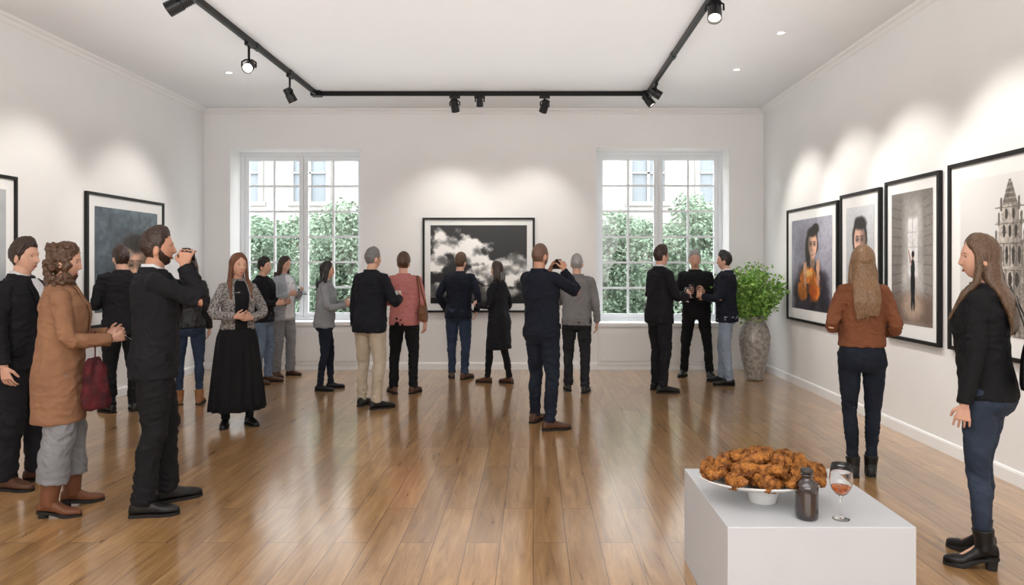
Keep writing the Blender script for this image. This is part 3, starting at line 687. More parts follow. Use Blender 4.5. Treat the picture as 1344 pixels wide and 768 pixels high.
def person(label, px, d, rz, H=1.72, sex='m', skin='a', hair='short', hc='dark', top=None, legs=None, shoes=None, arms=None, feet=None, yaw=0, pitch=0, lean=.02, twist=0, roll=0, near=False, w=1.0, beard=None, skirt=None, hth=1.0):
    NP[0] += 1; seed = NP[0]
    fem = sex == 'f'; s = H/1.75; TB = TF if fem else TM
    x = (px-CX)*d/F
    P = Fig(); P.root = root = empty('person', (x, d, 0), R(rz)); tag(root, label, 'person')
    P.M = Matrix.Translation((x, d, 0)) @ Matrix.Rotation(R(rz), 4, 'Z'); P.s = s
    tw = R(twist)
    def TX(p):
        p = V(p); t = min(1, max(0, (p.z-.95)/.45)); a = tw*t
        q = V((p.x*math.cos(a)-p.y*math.sin(a), p.x*math.sin(a)+p.y*math.cos(a), p.z))
        q.y += lean*max(0, p.z-.95); q.x += roll*max(0, p.z-.95)
        return q
    def dims(z, th, ease=0, wd=w):
        hw = np.interp(z, TB[:, 0], TB[:, 1])*wd; hd = np.interp(z, TB[:, 0], TB[:, 2]); yo = np.interp(z, TB[:, 0], TB[:, 3])
        if ease and .8 < z < 1.36:
            k = ease; hw = hw*(1-k)+max(hw, .168*wd if not fem else .152*wd)*k; hd = hd*(1-k)+max(hd, .118)*k
        return hw+th, hd+th, yo
    def tring(z, th, n=32, ease=0, p=2.3, add=0):
        hw, hd, yo = dims(z, th, ease)
        return [TX(q) for q in sring(V((0, yo, z)), V((hw+add, 0, 0)), V((0, hd+add*.8, 0)), n, p)]
    shx = (.144 if fem else .182)*w; shz = 1.408 if fem else 1.42
    feet = feet or ((-.10, .03, 10), (.11, -.03, -12))
    lift = shoes.get('heel', 0) if shoes else 0
    J = {}
    for side, ft in ((-1, feet[0]), (1, feet[1])):
        fx, fy, fa = ft
        fd = V((-math.sin(R(fa)), math.cos(R(fa)), 0))
        hip = V((side*.088, -.01, .92)); ank = V((fx, fy, .085+lift))
        kn, ank = ik(hip, ank, .425, .405, fd*1.0+V((side*.1, 0, 0)), True)
        sh = TX((side*shx, -.012, shz))
        a = dict(arms[0 if side < 0 else 1]) if arms else {}
        k = a.get('k', 'down')
        if k == 'down':
            wv = sh+V((side*.075, a.get('f', .05), -.54)); pole = V((side*.4, -1, 0)); D = V((-side*.08, .14, -1)); n = V((-side, .25, 0)); cu = .38
        elif k == 'pocket':
            wv = sh+V((side*.04, .09, -.47)); pole = V((side*.9, -1, 0)); D = V((-side*.3, .35, -1)); n = V((-side, 0, 0)); cu = .3
        elif k == 'front':
            wv = V((side*.15, .27, 1.12)); pole = V((side*.5, -.8, -.6)); D = V((-side*.35, .9, .25)); n = V((-side*.9, -.3, .1)); cu = .75
        elif k == 'clasp':
            wv = V((side*.095, .215, 1.09)); pole = V((side*.9, -.6, -.4)); D = V((-side*.85, .5, .1)); n = V((0, -.9, .35)); cu = .6
        elif k == 'raise':
            wv = V((side*.095, .20, 1.50)); pole = V((side*.55, .25, -1)); D = V((-side*.35, .35, .8)); n = V((-side*.8, .1, -.3)); cu = .6
        if 'w' in a: wv = V(a['w'])
        if 'D' in a: D = V(a['D'])
        if 'n' in a: n = V(a['n'])
        if 'pole' in a: pole = V(a['pole'])
        cu = a.get('curl', cu)
        el, wv = ik(sh, wv, .295, .255, pole)
        J[side] = dict(hip=hip, kn=kn, ank=ank, fd=fd, fa=fa, fx=fx, fy=fy, sh=sh, el=el, wr=wv, D=D.normalized(), n=n, cu=cu)
        nn = (n-J[side]['D']*n.dot(J[side]['D'])).normalized()
        J[side]['grip'] = wv+J[side]['D']*.08+nn*.033
    P.J = J
    P.world = lambda p: P.M @ (V(p)*s)
    hcn = TX((0, .012, 1.632)); HRm = Matrix.Rotation(R(yaw)+tw, 3, 'Z') @ Matrix.Rotation(R(pitch), 3, 'X')
    H_ = lambda p: hcn+HRm @ V(p)
    P.H = H_
    b = MB()
    b.loft([tring(z, i_) for z, i_ in ((.83, -.07), (.87, -.035), (.93, -.02), (1.02, -.014), (1.10, -.012), (1.2, -.01), (1.28, -.008), (1.36, -.004), (1.42, 0), (1.455, 0), (1.48, 0))])
    nr = .046 if fem else .056
    b.tube([TX((0, -.02, 1.43)), TX((0, -.014, 1.49)), hcn+V((0, -.012, -.075)), hcn+V((0, -.01, -.02))], [nr*1.15, nr, nr*.97, nr*.95], 18)
    b.loft([[H_(q) for q in rg] for rg in sphere_pts(lambda dd: face(dd, fem), 88 if near else 60, 72 if near else 50)])
    for sd in (-1, 1):
        b.ell(H_((sd*.0745, -.012, -.018)), (.009, .018, .030), HRm @ Matrix.Rotation(R(-12), 3, 'X') @ Matrix.Rotation(R(-sd*22), 3, 'Z'), 12, 8)
        j = J[sd]
        k = .84 if fem else 1
        b.tube([j['sh']+V((-sd*.05, 0, .0)), j['sh'], j['sh'].lerp(j['el'], .5), j['el'], j['el'].lerp(j['wr'], .35), j['wr']-j['D']*.0, j['wr']+j['D']*.01], [.042*k, .042*k, .036*k, .029*k, .030*k, .025*k, .023*k], 14)
        hand(b, j['wr'], j['D'], j['n'], sd, j['cu'], .88 if fem else .97)
        b.tube([j['hip'], j['hip'].lerp(j['kn'], .45), j['kn'], j['kn'].lerp(j['ank'], .35), j['ank']], [.068, .062, .044, .040, .027], 14)
        b.tube([j['ank']-j['fd']*.01+V((0, 0, -.01)), j['ank']+j['fd']*.05+V((0, 0, -.045-lift*.2)), j['ank']+j['fd']*.12+V((0, 0, -.055-lift*.8))], [.024, .018, .012], 10)
    P.body = b.build('body', SK[skin], root, remesh=(.0042 if near else .0064)*s, sm=1, scale=s)
    for sd in (-1, 1):
        bb = MB(); c = H_((sd*.0310, .0595, .002)); f = HRm @ V((sd*.12, 1, 0)).normalized(); u = f.cross(HRm @ V((0, 0, 1))).normalized(); w2 = u.cross(f)
        rr = .0120; rings = []
        for i in range(13):
            ph = PI*(i+.08)/12.16; rings.append(sring(c-f*rr*math.cos(ph), u*rr*math.sin(ph), w2*rr*math.sin(ph)*.72, 16))
        bb.loft(rings)
        for q in range(len(bb.f)):
            cc = sum((V(bb.v[i]) for i in bb.f[q]), V())/len(bb.f[q])
            if (cc-c).normalized().dot(f) > .83: bb.mi[q] = 1
        bb.build('eye', [eye_w, eye_i], root, scale=s, recalc=False)
        bb = MB(); bb.tube([H_((sd*.0205, .0690, .0035)), H_((sd*.031, .0712, .0092)), H_((sd*.0415, .0650, .0045))], [.0009, .0016, .0009], 6); bb.build('eyelashes', lash, root, scale=s)
        bb = MB(); bb.tube([H_((sd*.014, .0780, .0205)), H_((sd*.03, .0765, .0255)), H_((sd*.046, .0650, .0205))], [.0018, .0028, .0015], 8); bb.build('eyebrow', HR[hc if hc not in ('blond', 'stub', 'grey') else 'brown'], root, scale=s)
    bb = MB()
    bb.tube([H_((-.019, .0695, -.069)), H_((0, .0768, -.0650)), H_((.019, .0695, -.069))], [.0016, .0034, .0016], 8)
    bb.tube([H_((-.018, .0695, -.0702)), H_((0, .0765, -.0738)), H_((.018, .0695, -.0702))], [.0016, .0038, .0016], 8); bb.build('lips', lipm, root, scale=s)
    def cap(th, lift_=0, front=.066, low=-.08, side=-.02, k=1.0, part=False):
        def fn(dd):
            q = skull(dd); az = abs(math.atan2(dd.x, dd.y))
            if part: hl = np.interp(az, [0, .3, .6, .95, 1.25, 1.5, 1.75, 2.1, PI], [front+.022, front+.012, front-.004, front-.03, front-.07, side-.012, side-.01, low+.012, low])
            else: hl = np.interp(az, [0, .35, .6, .95, 1.25, 1.5, 1.75, 2.1, PI], [front, front+.004, front+.002, front-.012, side+.03, side-.012, side+.018, low+.012, low])
            m = min(1, max(0, (q.z-hl)/.010+.5)); m = m*m*(3-2*m)
            ramp = .18+.82*min(1, max(0, (q.z-hl)/.045))
            t = th*(1+.5*max(0, dd.z)*k+lift_*max(0, dd.z)*max(0, dd.y+.3))*ramp
            if k < 1: t *= .55+.6*max(0, dd.z)**.7
            if part and dd.z > .3 and dd.y > -.5: t -= .006*g2(dd.x, .07)
            if low < -.09 and dd.y < -.2: q.y = min(q.y, -.06*abs(dd.y))
            return q+dd*(-.010+(t+.010)*m)
        return fn
    hm = HR[hc]
    if hair in ('short', 'buzz', 'crop'):
        th = {'short': .017, 'buzz': .0030, 'crop': .010}[hair]*hth
        bb = MB(); bb.loft([[H_(q) for q in rg] for rg in sphere_pts(cap(th, 1.0 if hair == 'short' else .2, .064 if hair == 'short' else .07, k=.5 if hair != 'buzz' else 1), 110, 90)])
        hd_ = None if hair == 'buzz' else (lambda co: (fbm(co*[70, 70, 38]+seed, 3)-.5)*.014+(fbm(co*[190, 190, 90]+seed, 2)-.5)*.004)
        bb.build('hair', hm, root, scale=s, disp=hd_)
    else:
        bb = MB(); bb.loft([[H_(q) for q in rg] for rg in sphere_pts(cap(.013, .3, .062, -.11, -.06, part=True), 72, 56)])
        def Dp(p, k):
            a = R(yaw)*(1-k)+tw; q = V(p); return hcn+V((q.x*math.cos(a)-q.y*math.sin(a), q.x*math.sin(a)+q.y*math.cos(a), q.z))
        if hair == 'curly':
            rr = random.Random(seed)
            for i in range(90):
                a = rr.uniform(.75, 2*PI-.75)+PI/2; z = rr.uniform(-.17, .1); q = .076*(1-.25*abs(z/.2))+.012*(z < 0)
                bb.ell(Dp((math.cos(a)*q*1.02, math.sin(a)*q*1.05-.02, z), .2), (.022, .022, .025), None, 10, 7)
            bb.build('hair', hm, root, scale=s, remesh=.0045, sm=1, disp=lambda co: (fbm(co*70+seed, 3)-.5)*.022+(fbm(co*150, 2)-.5)*.010)
        else:
            ln = {'long': -.36, 'mid': -.24, 'verylong': -.40, 'bob': -.16}[hair]
            rings = []; N_ = 14
            for i in range(N_):
                t = i/(N_-1); z = .03+(ln-.03)*t; k = min(1, t*1.6)
                wd = np.interp(t, [0, .25, .45, .7, .92, 1], [.072, .076, .083, .086, .076, .056] if hair != 'verylong' else [.073, .08, .092, .102, .09, .068]); dp = np.interp(t, [0, .3, .5, .85, 1], [.065, .054, .040, .024, .012])
                yc = np.interp(z, [-.45, -.3, -.2, -.12, .03], [-.163, -.158, -.125, -.062, -.03])
                rings.append(sring(Dp((0, yc, z), k), V((wd, 0, 0)), V((0, dp, 0)), 28, 2.3))
            bb.loft(rings)
            rq = random.Random(seed)
            for q in range(11):
                x0 = (q/10-.5)*2*wd*1.05
                bb.tube([Dp((x0*1.08, yc+.004, ln+.12), 1), Dp((x0*1.04, yc-.004, ln+.04), 1), Dp((x0, yc, ln-rq.uniform(.0, .05)), 1)], [(.014, .011), (.013, .010), (.004, .004)], 8)
            if hair in ('long', 'verylong', 'mid', 'bob'):
                for sd in (-1, 1):
                    fr = .085
                    zz = max(ln, -.33) if hair == 'long' else max(ln, -.22)
                    pts = [Dp((sd*.03, .048, .098), 0), Dp((sd*.058, .044, .066), 0), Dp((sd*.074, .024, .02), 0), Dp((sd*.080, .010, -.05), .2), Dp((sd*.088, .008, -.13), .5), Dp((sd*.1, fr*.5+.01, -.2), .8), Dp((sd*.1, fr+.03, zz), 1)] if hair == 'long' else [Dp((sd*.03, .044, .098), 0), Dp((sd*.057, .038, .066), 0), Dp((sd*.072, .016, .02), 0), Dp((sd*.079, -.002, -.05), .2), Dp((sd*.084, -.02, -.13), .5), Dp((sd*.08, -.04, zz), 1)]
                    bb.tube(pts, ([.008, .012, .016, .019, .021, .022, .009] if hair == 'long' else [.008, .012, .017, .021, .025, .014]), 12)
            bb.build('hair', hm, root, scale=s, remesh=.0044, sm=5, disp=lambda co: (fbm(co*[34, 34, 1.2]+seed, 2)-.5)*.009+(fbm(co*[110, 110, 1.4]+seed, 2)-.5)*.004)
    if beard:
        def fb(dd):
            q = face(dd, fem); az = abs(math.atan2(dd.x, dd.y)); up = np.interp(az, [0, .3, .55, 1.1, 1.45, 1.6], [-.048, -.051, -.06, -.04, .0, .01])
            m = min(1, max(0, (up-q.z)/.012+.3))*min(1, max(0, (1.75-az)/.2))
            if abs(q.x) < .022 and -.082 < q.z < -.057: m *= .0
            return q+dd*(-.014+(.0165)*m)
        bb = MB(); bb.loft([[H_(q) for q in rg] for rg in sphere_pts(fb, 72, 64)]); bb.build('beard', HR[beard], root, scale=s)
    if legs:
        bb = MB(); st = legs.get('fit', 'slim')
        rad = {'slim': [.098, .086, .063, .058, .052], 'fslim': [.088, .075, .052, .051, .040], 'wide': [.1, .094, .086, .084, .086], 'reg': [.1, .090, .070, .066, .062]}[st]
        top_z = legs.get('waist', 1.0); to = .012 if st != 'fslim' else .008
        bb.loft([tring(.80, to-.035, 28), tring(.83, to-.012, 28)]+[tring(z, to, 28) for z in (.87, .91, .95, .98, top_z)])
        hz = legs.get('hem', .075)
        for sd in (-1, 1):
            j = J[sd]; t = min(1.06, (j['kn'].z-hz)/(j['kn'].z-j['ank'].z))
            e_ = j['kn']+(j['ank']-j['kn'])*t
            pts = [j['hip']+V((0, 0, .02)), j['hip'].lerp(j['kn'], .5), j['kn'], j['kn'].lerp(e_, .35)+V((0, -.010, 0)), j['kn'].lerp(e_, .75), e_]
            bb.tube(pts, [rad[0], rad[1], rad[2], rad[3], rad[4]*1.02, rad[4]], 20, rnd_=False)
        bb.build(legs.get('n', 'trousers'), legs['m'], root, scale=s, remesh=.0072, sm=4, disp=wr(.010 if st != 'fslim' else .007, 9, seed, .016 if st != 'wide' else .003))
    if skirt:
        bb = MB(); rings = []; n = 140
        zs = [1.16, 1.1, 1.04, .98, .9, .8, .7, .6, .5, .4, .3, .22, skirt['hem']]
        for z in zs:
            hw, hd, yo = dims(max(z, .86), .012); t = max(0, (1.02-z)/.85)
            hw = hw if z > .98 else hw+.012+t*skirt['flare']; hd = hd if z > .98 else hd+.02+t*skirt['flare']*1.05
            ring = []
            for q in range(n):
                a = 2*PI*q/n; f = 1+.07*min(1, t*2)*math.cos(14*a+1.5*math.sin(3*a)+.5*math.sin(z*7))+.025*t*math.cos(31*a)
                ring.append(TX((hw*f*math.cos(a), hd*f*math.sin(a)+yo, z)))
            rings.append(ring)
        bb.loft(rings); bb.build('skirt', skirt['m'], root, scale=s)
    if top:
        th = top.get('th', .02); ease = top.get('ease', .5); hem = top.get('hem', .82); flare = top.get('flare', .0)
        bb = MB(); zs = [z for z in (.45, .52, .6, .7, .78, .86, .93, 1.0, 1.06, 1.12, 1.2, 1.28, 1.35, 1.40, 1.44) if z > hem+.02]
        def trg(z):
            rg = tring(max(z, .74), th, 36, ease, 2.3, flare*max(0, .95-z))
            return [V((q.x, q.y, z)) for q in rg] if z < .74 else rg
        rings = [trg(hem)]+[trg(z) for z in zs]
        rings.append(tring(1.475, th*.6, 36, 0)); rings.append(tring(1.495, .012, 36, 0))
        bb.loft(rings)
        k = top.get('sl', 1.0); kf = .86 if fem else 1
        for sd in (-1, 1):
            j = J[sd]; ce = top.get('cuff', .97)
            c_ = j['el'].lerp(j['wr'], ce)
            pts = [j['sh']+V((-sd*.07, 0, .004)), j['sh']+V((-sd*.01, 0, -.002)), j['sh'].lerp(j['el'], .4), j['el'].lerp(j['sh'], .08), j['el'].lerp(c_, .12), j['el'].lerp(c_, .5), c_]
            rd = [.055, .056, .051, .046, .045, .041, .036]
            bb.tube(pts, [(q+th*.3)*k*kf for q in rd], 18, rnd_=False)
        P.top = bb.build(top.get('n', 'jacket'), top['m'], root, scale=s, remesh=.0072 if not near else .006, sm=5, disp=wr(top.get('wr', .011), top.get('ws', 9), seed+3))
        def surf(z, a, off):
            hw, hd, yo = dims(max(z, .74), th+off, ease); p = 2.3
            cx_, sy = math.cos(a), math.sin(a)
            add = flare*max(0, .95-z)
            q = V(((hw+add)*math.copysign(abs(cx_)**(2/p), cx_), yo+(hd+add*.8)*math.copysign(abs(sy)**(2/p), sy), max(z, .74))); q = TX(q); q.z = z
            return q
        def patch(name, m, z0, z1, lo0, hi0, lo1, hi1, off, solid=.005):
            bb = MB(); rows = 18; cols = 8; g = []
            for i in range(rows+1):
                t = i/rows; z = z0+(z1-z0)*t; lo = lo0+(lo1-lo0)*t; hi = hi0+(hi1-hi0)*t
                g.append([surf(z, PI/2-(lo+(hi-lo)*c/cols), off) for c in range(cols+1)])
            bb.grid(g)
            return bb.build(name, m, root, scale=s, recalc=False, solid=solid)
        for pt in top.get('patches', []): patch(*pt)
        if top.get('collar'):
            bb = MB(); cm = top['collar']; hh = top.get('ch', .035)
            nrr = nr+.012
            rings = []
            for z, rr in ((1.455, nrr+.028), (1.475, nrr+.016), (1.475+hh, nrr+.006), (1.477+hh, nrr+.001), (1.47, nrr-.004)):
                rings.append([TX(V((rr*1.03*math.cos(2*PI*q/32), -.014+rr*1.1*math.sin(2*PI*q/32), z-.03*max(0, math.sin(2*PI*q/32))))) for q in range(32)])
            bb.loft(rings, False)
            bb.build('collar', cm, root, scale=s)
        if top.get('shirt'):
            bb = MB(); rr0 = nr+.006
            rings = [[TX(V((rr*1.03*math.cos(2*PI*q/32), -.013+rr*1.08*math.sin(2*PI*q/32), z-.034*max(0, math.sin(2*PI*q/32))))) for q in range(32)] for z, rr in ((1.46, rr0+.012), (1.5, rr0+.005), (1.53, rr0+.002), (1.53, rr0-.003), (1.49, rr0-.004))]
            bb.loft(rings, False); bb.build('shirt_collar', top['shirt'], root, scale=s)
    if shoes:
        sc = (.92 if fem else 1.02)
        for sd in (-1, 1):
            j = J[sd]; lf = lift
            rot = Matrix.Rotation(R(j['fa']), 3, 'Z'); o_ = V((j['fx'], j['fy'], 0))
            Ft = lambda p: o_+rot @ (V(p)*sc)
            secs = [(-.072, .018, .035), (-.066, .030, .062), (-.045, .036, .085), (-.01, .037, .098), (.03, .037, .09), (.07, .041, .070), (.11, .045, .055), (.15, .043, .047), (.18, .034, .040), (.2, .02, .032), (.207, .006, .022)]
            bb = MB(); rings = []
            for y, wd, h in secs:
                bz = .014+lf*np.interp(y, [-.05, .02, .1, .2], [1, .75, 0, 0])
                ring = []
                for q in range(20):
                    a = 2*PI*q/20; cx_, sz = math.cos(a), math.sin(a)
                    ring.append(Ft((wd*math.copysign(abs(cx_)**.75, cx_)+sd*.004*(y > .1), y, bz+h*.5+h*.5*math.copysign(abs(sz)**.8, sz))))
                rings.append(ring)
            bb.loft(rings)
            sh_h = shoes.get('shaft', 0)
            if sh_h:
                an = j['ank']; kn = j['kn']; t = (sh_h-an.z)/(kn.z-an.z); tp = an.lerp(kn, max(.05, t)); kk = shoes.get('wide', 1)
                bb.tube([an+V((0, 0, -.05)), an, an.lerp(tp, .5), tp], [.044, .046*kk, .050*kk, .054*kk], 18, rnd_=False)
            so = bb.build('boot' if sh_h else 'shoe', shoes['m'], root, scale=s, remesh=.005 if near else .0065, sm=2)
            bb = MB(); out = [(wd+.003, y) for y, wd, h in secs]
            poly = [(a_+sd*.004*(y > .1), y) for a_, y in out]+[(-a_+sd*.004*(y > .1), y) for a_, y in reversed(out)]
            bzf = lambda y: lf*np.interp(y, [-.05, .02, .1, .2], [1, .75, 0, 0])
            bb.loft([[Ft((a_, y, bzf(y))) for a_, y in poly], [Ft((a_, y, .017+bzf(y))) for a_, y in poly]])
            bb.build('sole', shoes.get('sole', shoes['m']), so, False, scale=s)
            if lf:
                bb = MB(); bb.loft([sring(Ft((0, -.035, z)), rot @ V((k_*sc, 0, 0)), rot @ V((0, k_*1.05*sc, 0)), 16, 3) for z, k_ in ((0, .027), (lf*.6/sc, .029), ((lf+.012)/sc, .033))]); bb.build('heel', shoes.get('sole', shoes['m']), so, False, scale=s)
    return P
def fab(name, rgb, rough=.85, bump=.2, bs=300, var=.1): return M('fabric_'+name, rgb, rough, var=var, vs=5, bump=bump, bs=bs, spec=.25)
k_suit = fab('black_suit', (26, 26, 30)); k_navy = fab('navy', (24, 28, 39)); k_blazer = fab('dark_blazer', (26, 27, 33)); k_char = fab('charcoal', (40, 40, 44)); k_lapel = fab('lapel_black', (17, 17, 20))
k_camel = fab('camel_wool', (140, 102, 76), bs=160); k_greyt = fab('grey_trouser', (128, 128, 131)); k_white = fab('white_shirt', (216, 216, 219), bump=.1); k_salmon = fab('salmon_knit', (184, 117, 112), bump=.3); k_rust = fab('rust_knit', (120, 74, 50), bump=.35, bs=140); k_greyk = fab('grey_knit', (122, 120, 120), bump=.3)
k_beige = fab('beige_chino', (180, 166, 146)); k_jean = fab('blue_denim', (46, 57, 77), var=.25); k_ljean = fab('light_denim', (106, 121, 140), var=.2); k_djean = fab('dark_denim', (28, 33, 44), var=.25); k_fjean = fab('faded_dark_denim', (46, 55, 70), var=.3); k_black = fab('black_cotton', (23, 23, 25)); k_bgrey = fab('blue_grey_chino', (134, 146, 162)); k_greytop = fab('grey_blouse', (138, 140, 143)); k_ltgrey = fab('light_grey_shirt', (166, 170, 176))
k_leather = M('black_leather', (24, 22, 22), .38, var=.1, bump=.15, bs=60)
k_blksh = M('black_shoe', (18, 17, 17), .35, var=.1); k_brnsh = M('brown_shoe', (80, 52, 36), .4, var=.15); k_tanb = M('tan_boot', (142, 94, 58), .5, var=.12); k_brownb = M('brown_boot', (104, 64, 42), .5, var=.15); k_sole = M('dark_sole', (30, 27, 25), .7)
tw_ = bpy.data.materials.new('tweed_check'); tw_.use_nodes = True; nt = tw_.node_tree; bs_ = nt.nodes['Principled BSDF']; bs_.inputs['Roughness'].default_value = .9
tcn = nt.nodes.new('ShaderNodeTexCoord'); vo = nt.nodes.new('ShaderNodeTexVoronoi'); vo.inputs['Scale'].default_value = 110; cr = nt.nodes.new('ShaderNodeValToRGB'); cr.color_ramp.interpolation = 'CONSTANT'
cr.color_ramp.elements[0].color = lin((80, 76, 75)); cr.color_ramp.elements[1].color = lin((152, 147, 143)); cr.color_ramp.elements[1].position = .42
nt.links.new(tcn.outputs['Object'], vo.inputs['Vector']); nt.links.new(vo.outputs['Color'], cr.inputs['Fac']); nt.links.new(cr.outputs['Color'], bs_.inputs['Base Color'])

def suit(m, shirt=k_white, hem=.83, **k):
    dct = dict(n='jacket', m=m, th=.019, ease=.35, hem=hem, collar=m, sl=1.0)
    pt = [('lapel', k_lapel, 1.475, 1.12, sg*.28, sg*.56, sg*.0, sg*.10, .010) for sg in (-1, 1)]
    pt += [('pocket_flap', k_lapel, .985, .94, sg*.72, sg*1.15, sg*.72, sg*1.15, .010) for sg in (-1, 1)]
    if shirt: dct['shirt'] = shirt; pt.append(('shirt_front', shirt, 1.475, 1.13, -.34, .34, -.03, .03, .006))
    dct['patches'] = pt
    dct.update(k); return dct
def knit(m, n='sweater', **k):
    dct = dict(n=n, m=m, th=.015, ease=.5, hem=.88, sl=.98, collar=m, ch=.012); dct.update(k); return dct
SB = dict(m=k_blksh, sole=k_sole); SBr = dict(m=k_brnsh, sole=k_sole)
U_ = {}
U_['suit_l'] = person('man in black suit and white collar at the left edge, facing right', 28, 4.98, -86, 1.72, hair='short', hc='dark', top=suit(k_suit), legs=dict(m=k_suit, fit='reg'), shoes=SBr, near=True, yaw=-2, arms=({'k': 'front', 'w': (-.14, .26, 1.1)}, {'k': 'down'}))
U_['camel'] = person('woman with curly brown hair in camel coat and grey trousers, back to viewer', 80, 4.45, -58, 1.68, 'f', hair='curly', hc='brown', top=dict(n='coat', m=k_camel, th=.024, ease=.8, hem=.60, flare=.05, collar=k_camel, sl=1.1, wr=.009, patches=[('lapel', k_camel, 1.475, 1.1, sg*.2, sg*.6, sg*.02, sg*.12, .012) for sg in (-1, 1)]), legs=dict(m=k_greyt, fit='wide', hem=.22), shoes=dict(m=k_brownb, sole=k_sole, shaft=.28, heel=.035, wide=1.15), near=True, yaw=-10, pitch=-8, arms=({'k': 'front', 'w': (-.09, .27, 1.14)}, {'k': 'front', 'w': (.13, .28, 1.12)}), feet=((-.09, .06, 8), (.1, -.06, -22)))
U_['drink'] = person('man in black suit raising both hands to his face at left', 205, 4.5, -64, 1.775, skin='b', hair='short', hc='dark', beard='dark', top=suit(k_suit), legs=dict(m=k_black, fit='reg'), shoes=SB, near=True, arms=({'k': 'raise', 'w': (-.08, .165, 1.53), 'D': (.4, .15, .85), 'pole': (-.35, .3, -1)}, {'k': 'raise', 'w': (.10, .155, 1.52), 'pole': (.35, .2, -1), 'D': (-.4, .15, .85)}), feet=((-.11, .06, 12), (.12, -.07, -14)), w=1.02, pitch=4, hth=.85, lean=.0)
U_['backl'] = person('person in black jacket with back turned, facing the dark portrait on left wall', 160, 7.45, 48, 1.73, hair='short', hc='dark', top=suit(k_suit, None), legs=dict(m=k_black), shoes=SB, arms=({'k': 'front'}, {'k': 'front'}))
U_['boots'] = person('woman in black jacket, blue jeans and tan boots half hidden behind raised hands', 248, 7.85, 25, 1.66, 'f', hair='mid', hc='brown', top=dict(n='jacket', m=k_leather, th=.022, ease=.6, hem=.9, collar=k_leather), legs=dict(m=k_jean, fit='fslim', hem=.15), shoes=dict(m=k_tanb, sole=k_sole, shaft=.17), arms=({'k': 'front'}, {'k': 'down'}))
U_['dress'] = person('woman with long auburn hair in tweed jacket and long black skirt', 312, 6.85, -142, 1.65, 'f', hair='long', hc='auburn', top=dict(n='jacket', m=tw_, th=.02, ease=.4, hem=.98, collar=tw_, sl=1.04, wr=.007, patches=[('black_top', k_black, 1.475, .98, -.4, .4, -.3, .3, .006)]), legs=dict(m=k_black, fit='fslim', n='tights', waist=.99), skirt=dict(m=k_black, hem=.16, flare=.075), shoes=dict(m=k_blksh, sole=k_sole), near=True, yaw=14, arms=({'k': 'clasp', 'w': (-.08, .20, 1.1)}, {'k': 'clasp', 'w': (.085, .215, 1.12)}), feet=((-.1, .05, 6), (.12, .0, -20)))
U_['blackj'] = person('person in black jacket and pale jeans standing behind the tweed jacket', 345, 9.25, -95, 1.63, 'm', hair='short', hc='black', top=suit(k_suit, None, .86), legs=dict(m=k_ljean), shoes=SBr, arms=({'k': 'front'}, {'k': 'front'}))
U_['greysh'] = person('person in light grey shirt over white top holding a phone, left window', 372, 9.85, -118, 1.66, 'f', hair='mid', hc='dark', top=dict(n='shirt', m=k_ltgrey, th=.022, ease=.8, hem=.82, collar=k_ltgrey, patches=[('white_top', k_white, 1.475, .84, -.36, .36, -.4, .4, .006)]), legs=dict(m=k_greyt, fit='reg'), shoes=SBr, yaw=10, pitch=-10, arms=({'k': 'front', 'w': (-.1, .25, 1.24)}, {'k': 'front', 'w': (.12, .25, 1.2)}))
U_['greytop'] = person('woman with black shoulder hair in grey top and dark jeans, facing right', 427, 8.75, -75, 1.58, 'f', hair='mid', hc='black', top=knit(k_greytop, 'blouse', hem=.86, ease=.7, th=.02, sl=1.05), legs=dict(m=k_djean, fit='fslim'), shoes=SB, roll=-.04, arms=({'k': 'front', 'w': (-.12, .27, 1.2)}, {'k': 'front', 'w': (.12, .27, 1.16)}), feet=((-.09, .07, 5), (.1, -.07, -15)))
U_['beige'] = person('grey haired man in dark blazer and beige trousers, seen from behind', 486, 7.68, -22, 1.73, hair='crop', hc='pepper', top=suit(k_blazer, None), legs=dict(m=k_beige), shoes=SB, yaw=-14, twist=-8, roll=.03, arms=({'k': 'down', 'f': .03}, {'k': 'front', 'w': (.2, .27, 1.19)}), feet=((-.13, .03, 10), (.12, -.06, -35)))
U_['salmon'] = person('man in salmon pink sweater and black trousers, seen from behind', 531, 8.53, -8, 1.68, hair='short', hc='brown', top=knit(k_salmon, hem=.86), legs=dict(m=k_black), shoes=SBr, twist=8, roll=-.03, arms=({'k': 'front', 'w': (-.17, .26, 1.14)}, {'k': 'down'}), feet=((-.13, -.03, 35), (.11, .0, -8)))
U_['navyj'] = person('man in navy jacket and jeans standing left before the cloud picture', 602, 9.62, -14, 1.69, hair='short', hc='brown', top=suit(k_navy, None, .85), legs=dict(m=k_jean), shoes=SBr, yaw=-8, roll=.03, arms=({'k': 'pocket'}, {'k': 'pocket'}), feet=((-.11, .02, 20), (.1, -.04, -15)))
U_['bcoat'] = person('woman in black knee length coat stepping left before the cloud picture', 654, 9.25, 62, 1.58, 'f', hair='bob', hc='dark', top=dict(n='coat', m=k_suit, th=.024, ease=.4, hem=.5, flare=.05, collar=k_suit), legs=dict(m=k_black, fit='fslim'), shoes=SBr, yaw=8, arms=({'k': 'front'}, {'k': 'pocket'}), feet=((-.05, .15, 10), (.06, -.15, -8)))
U_['camera'] = person('man with cropped hair in navy blazer and jeans photographing with a camera', 712, 6.78, -42, 1.75, skin='b', hair='buzz', hc='stub', beard='stub', top=suit(k_navy, None, .86), legs=dict(m=k_djean), shoes=SBr, near=True, roll=-.03, lean=-.03, arms=({'k': 'raise', 'w': (-.08, .20, 1.49)}, {'k': 'raise', 'w': (.10, .20, 1.49), 'pole': (.7, .2, -1)}), feet=((-.17, .08, 14), (.16, -.08, -30)))
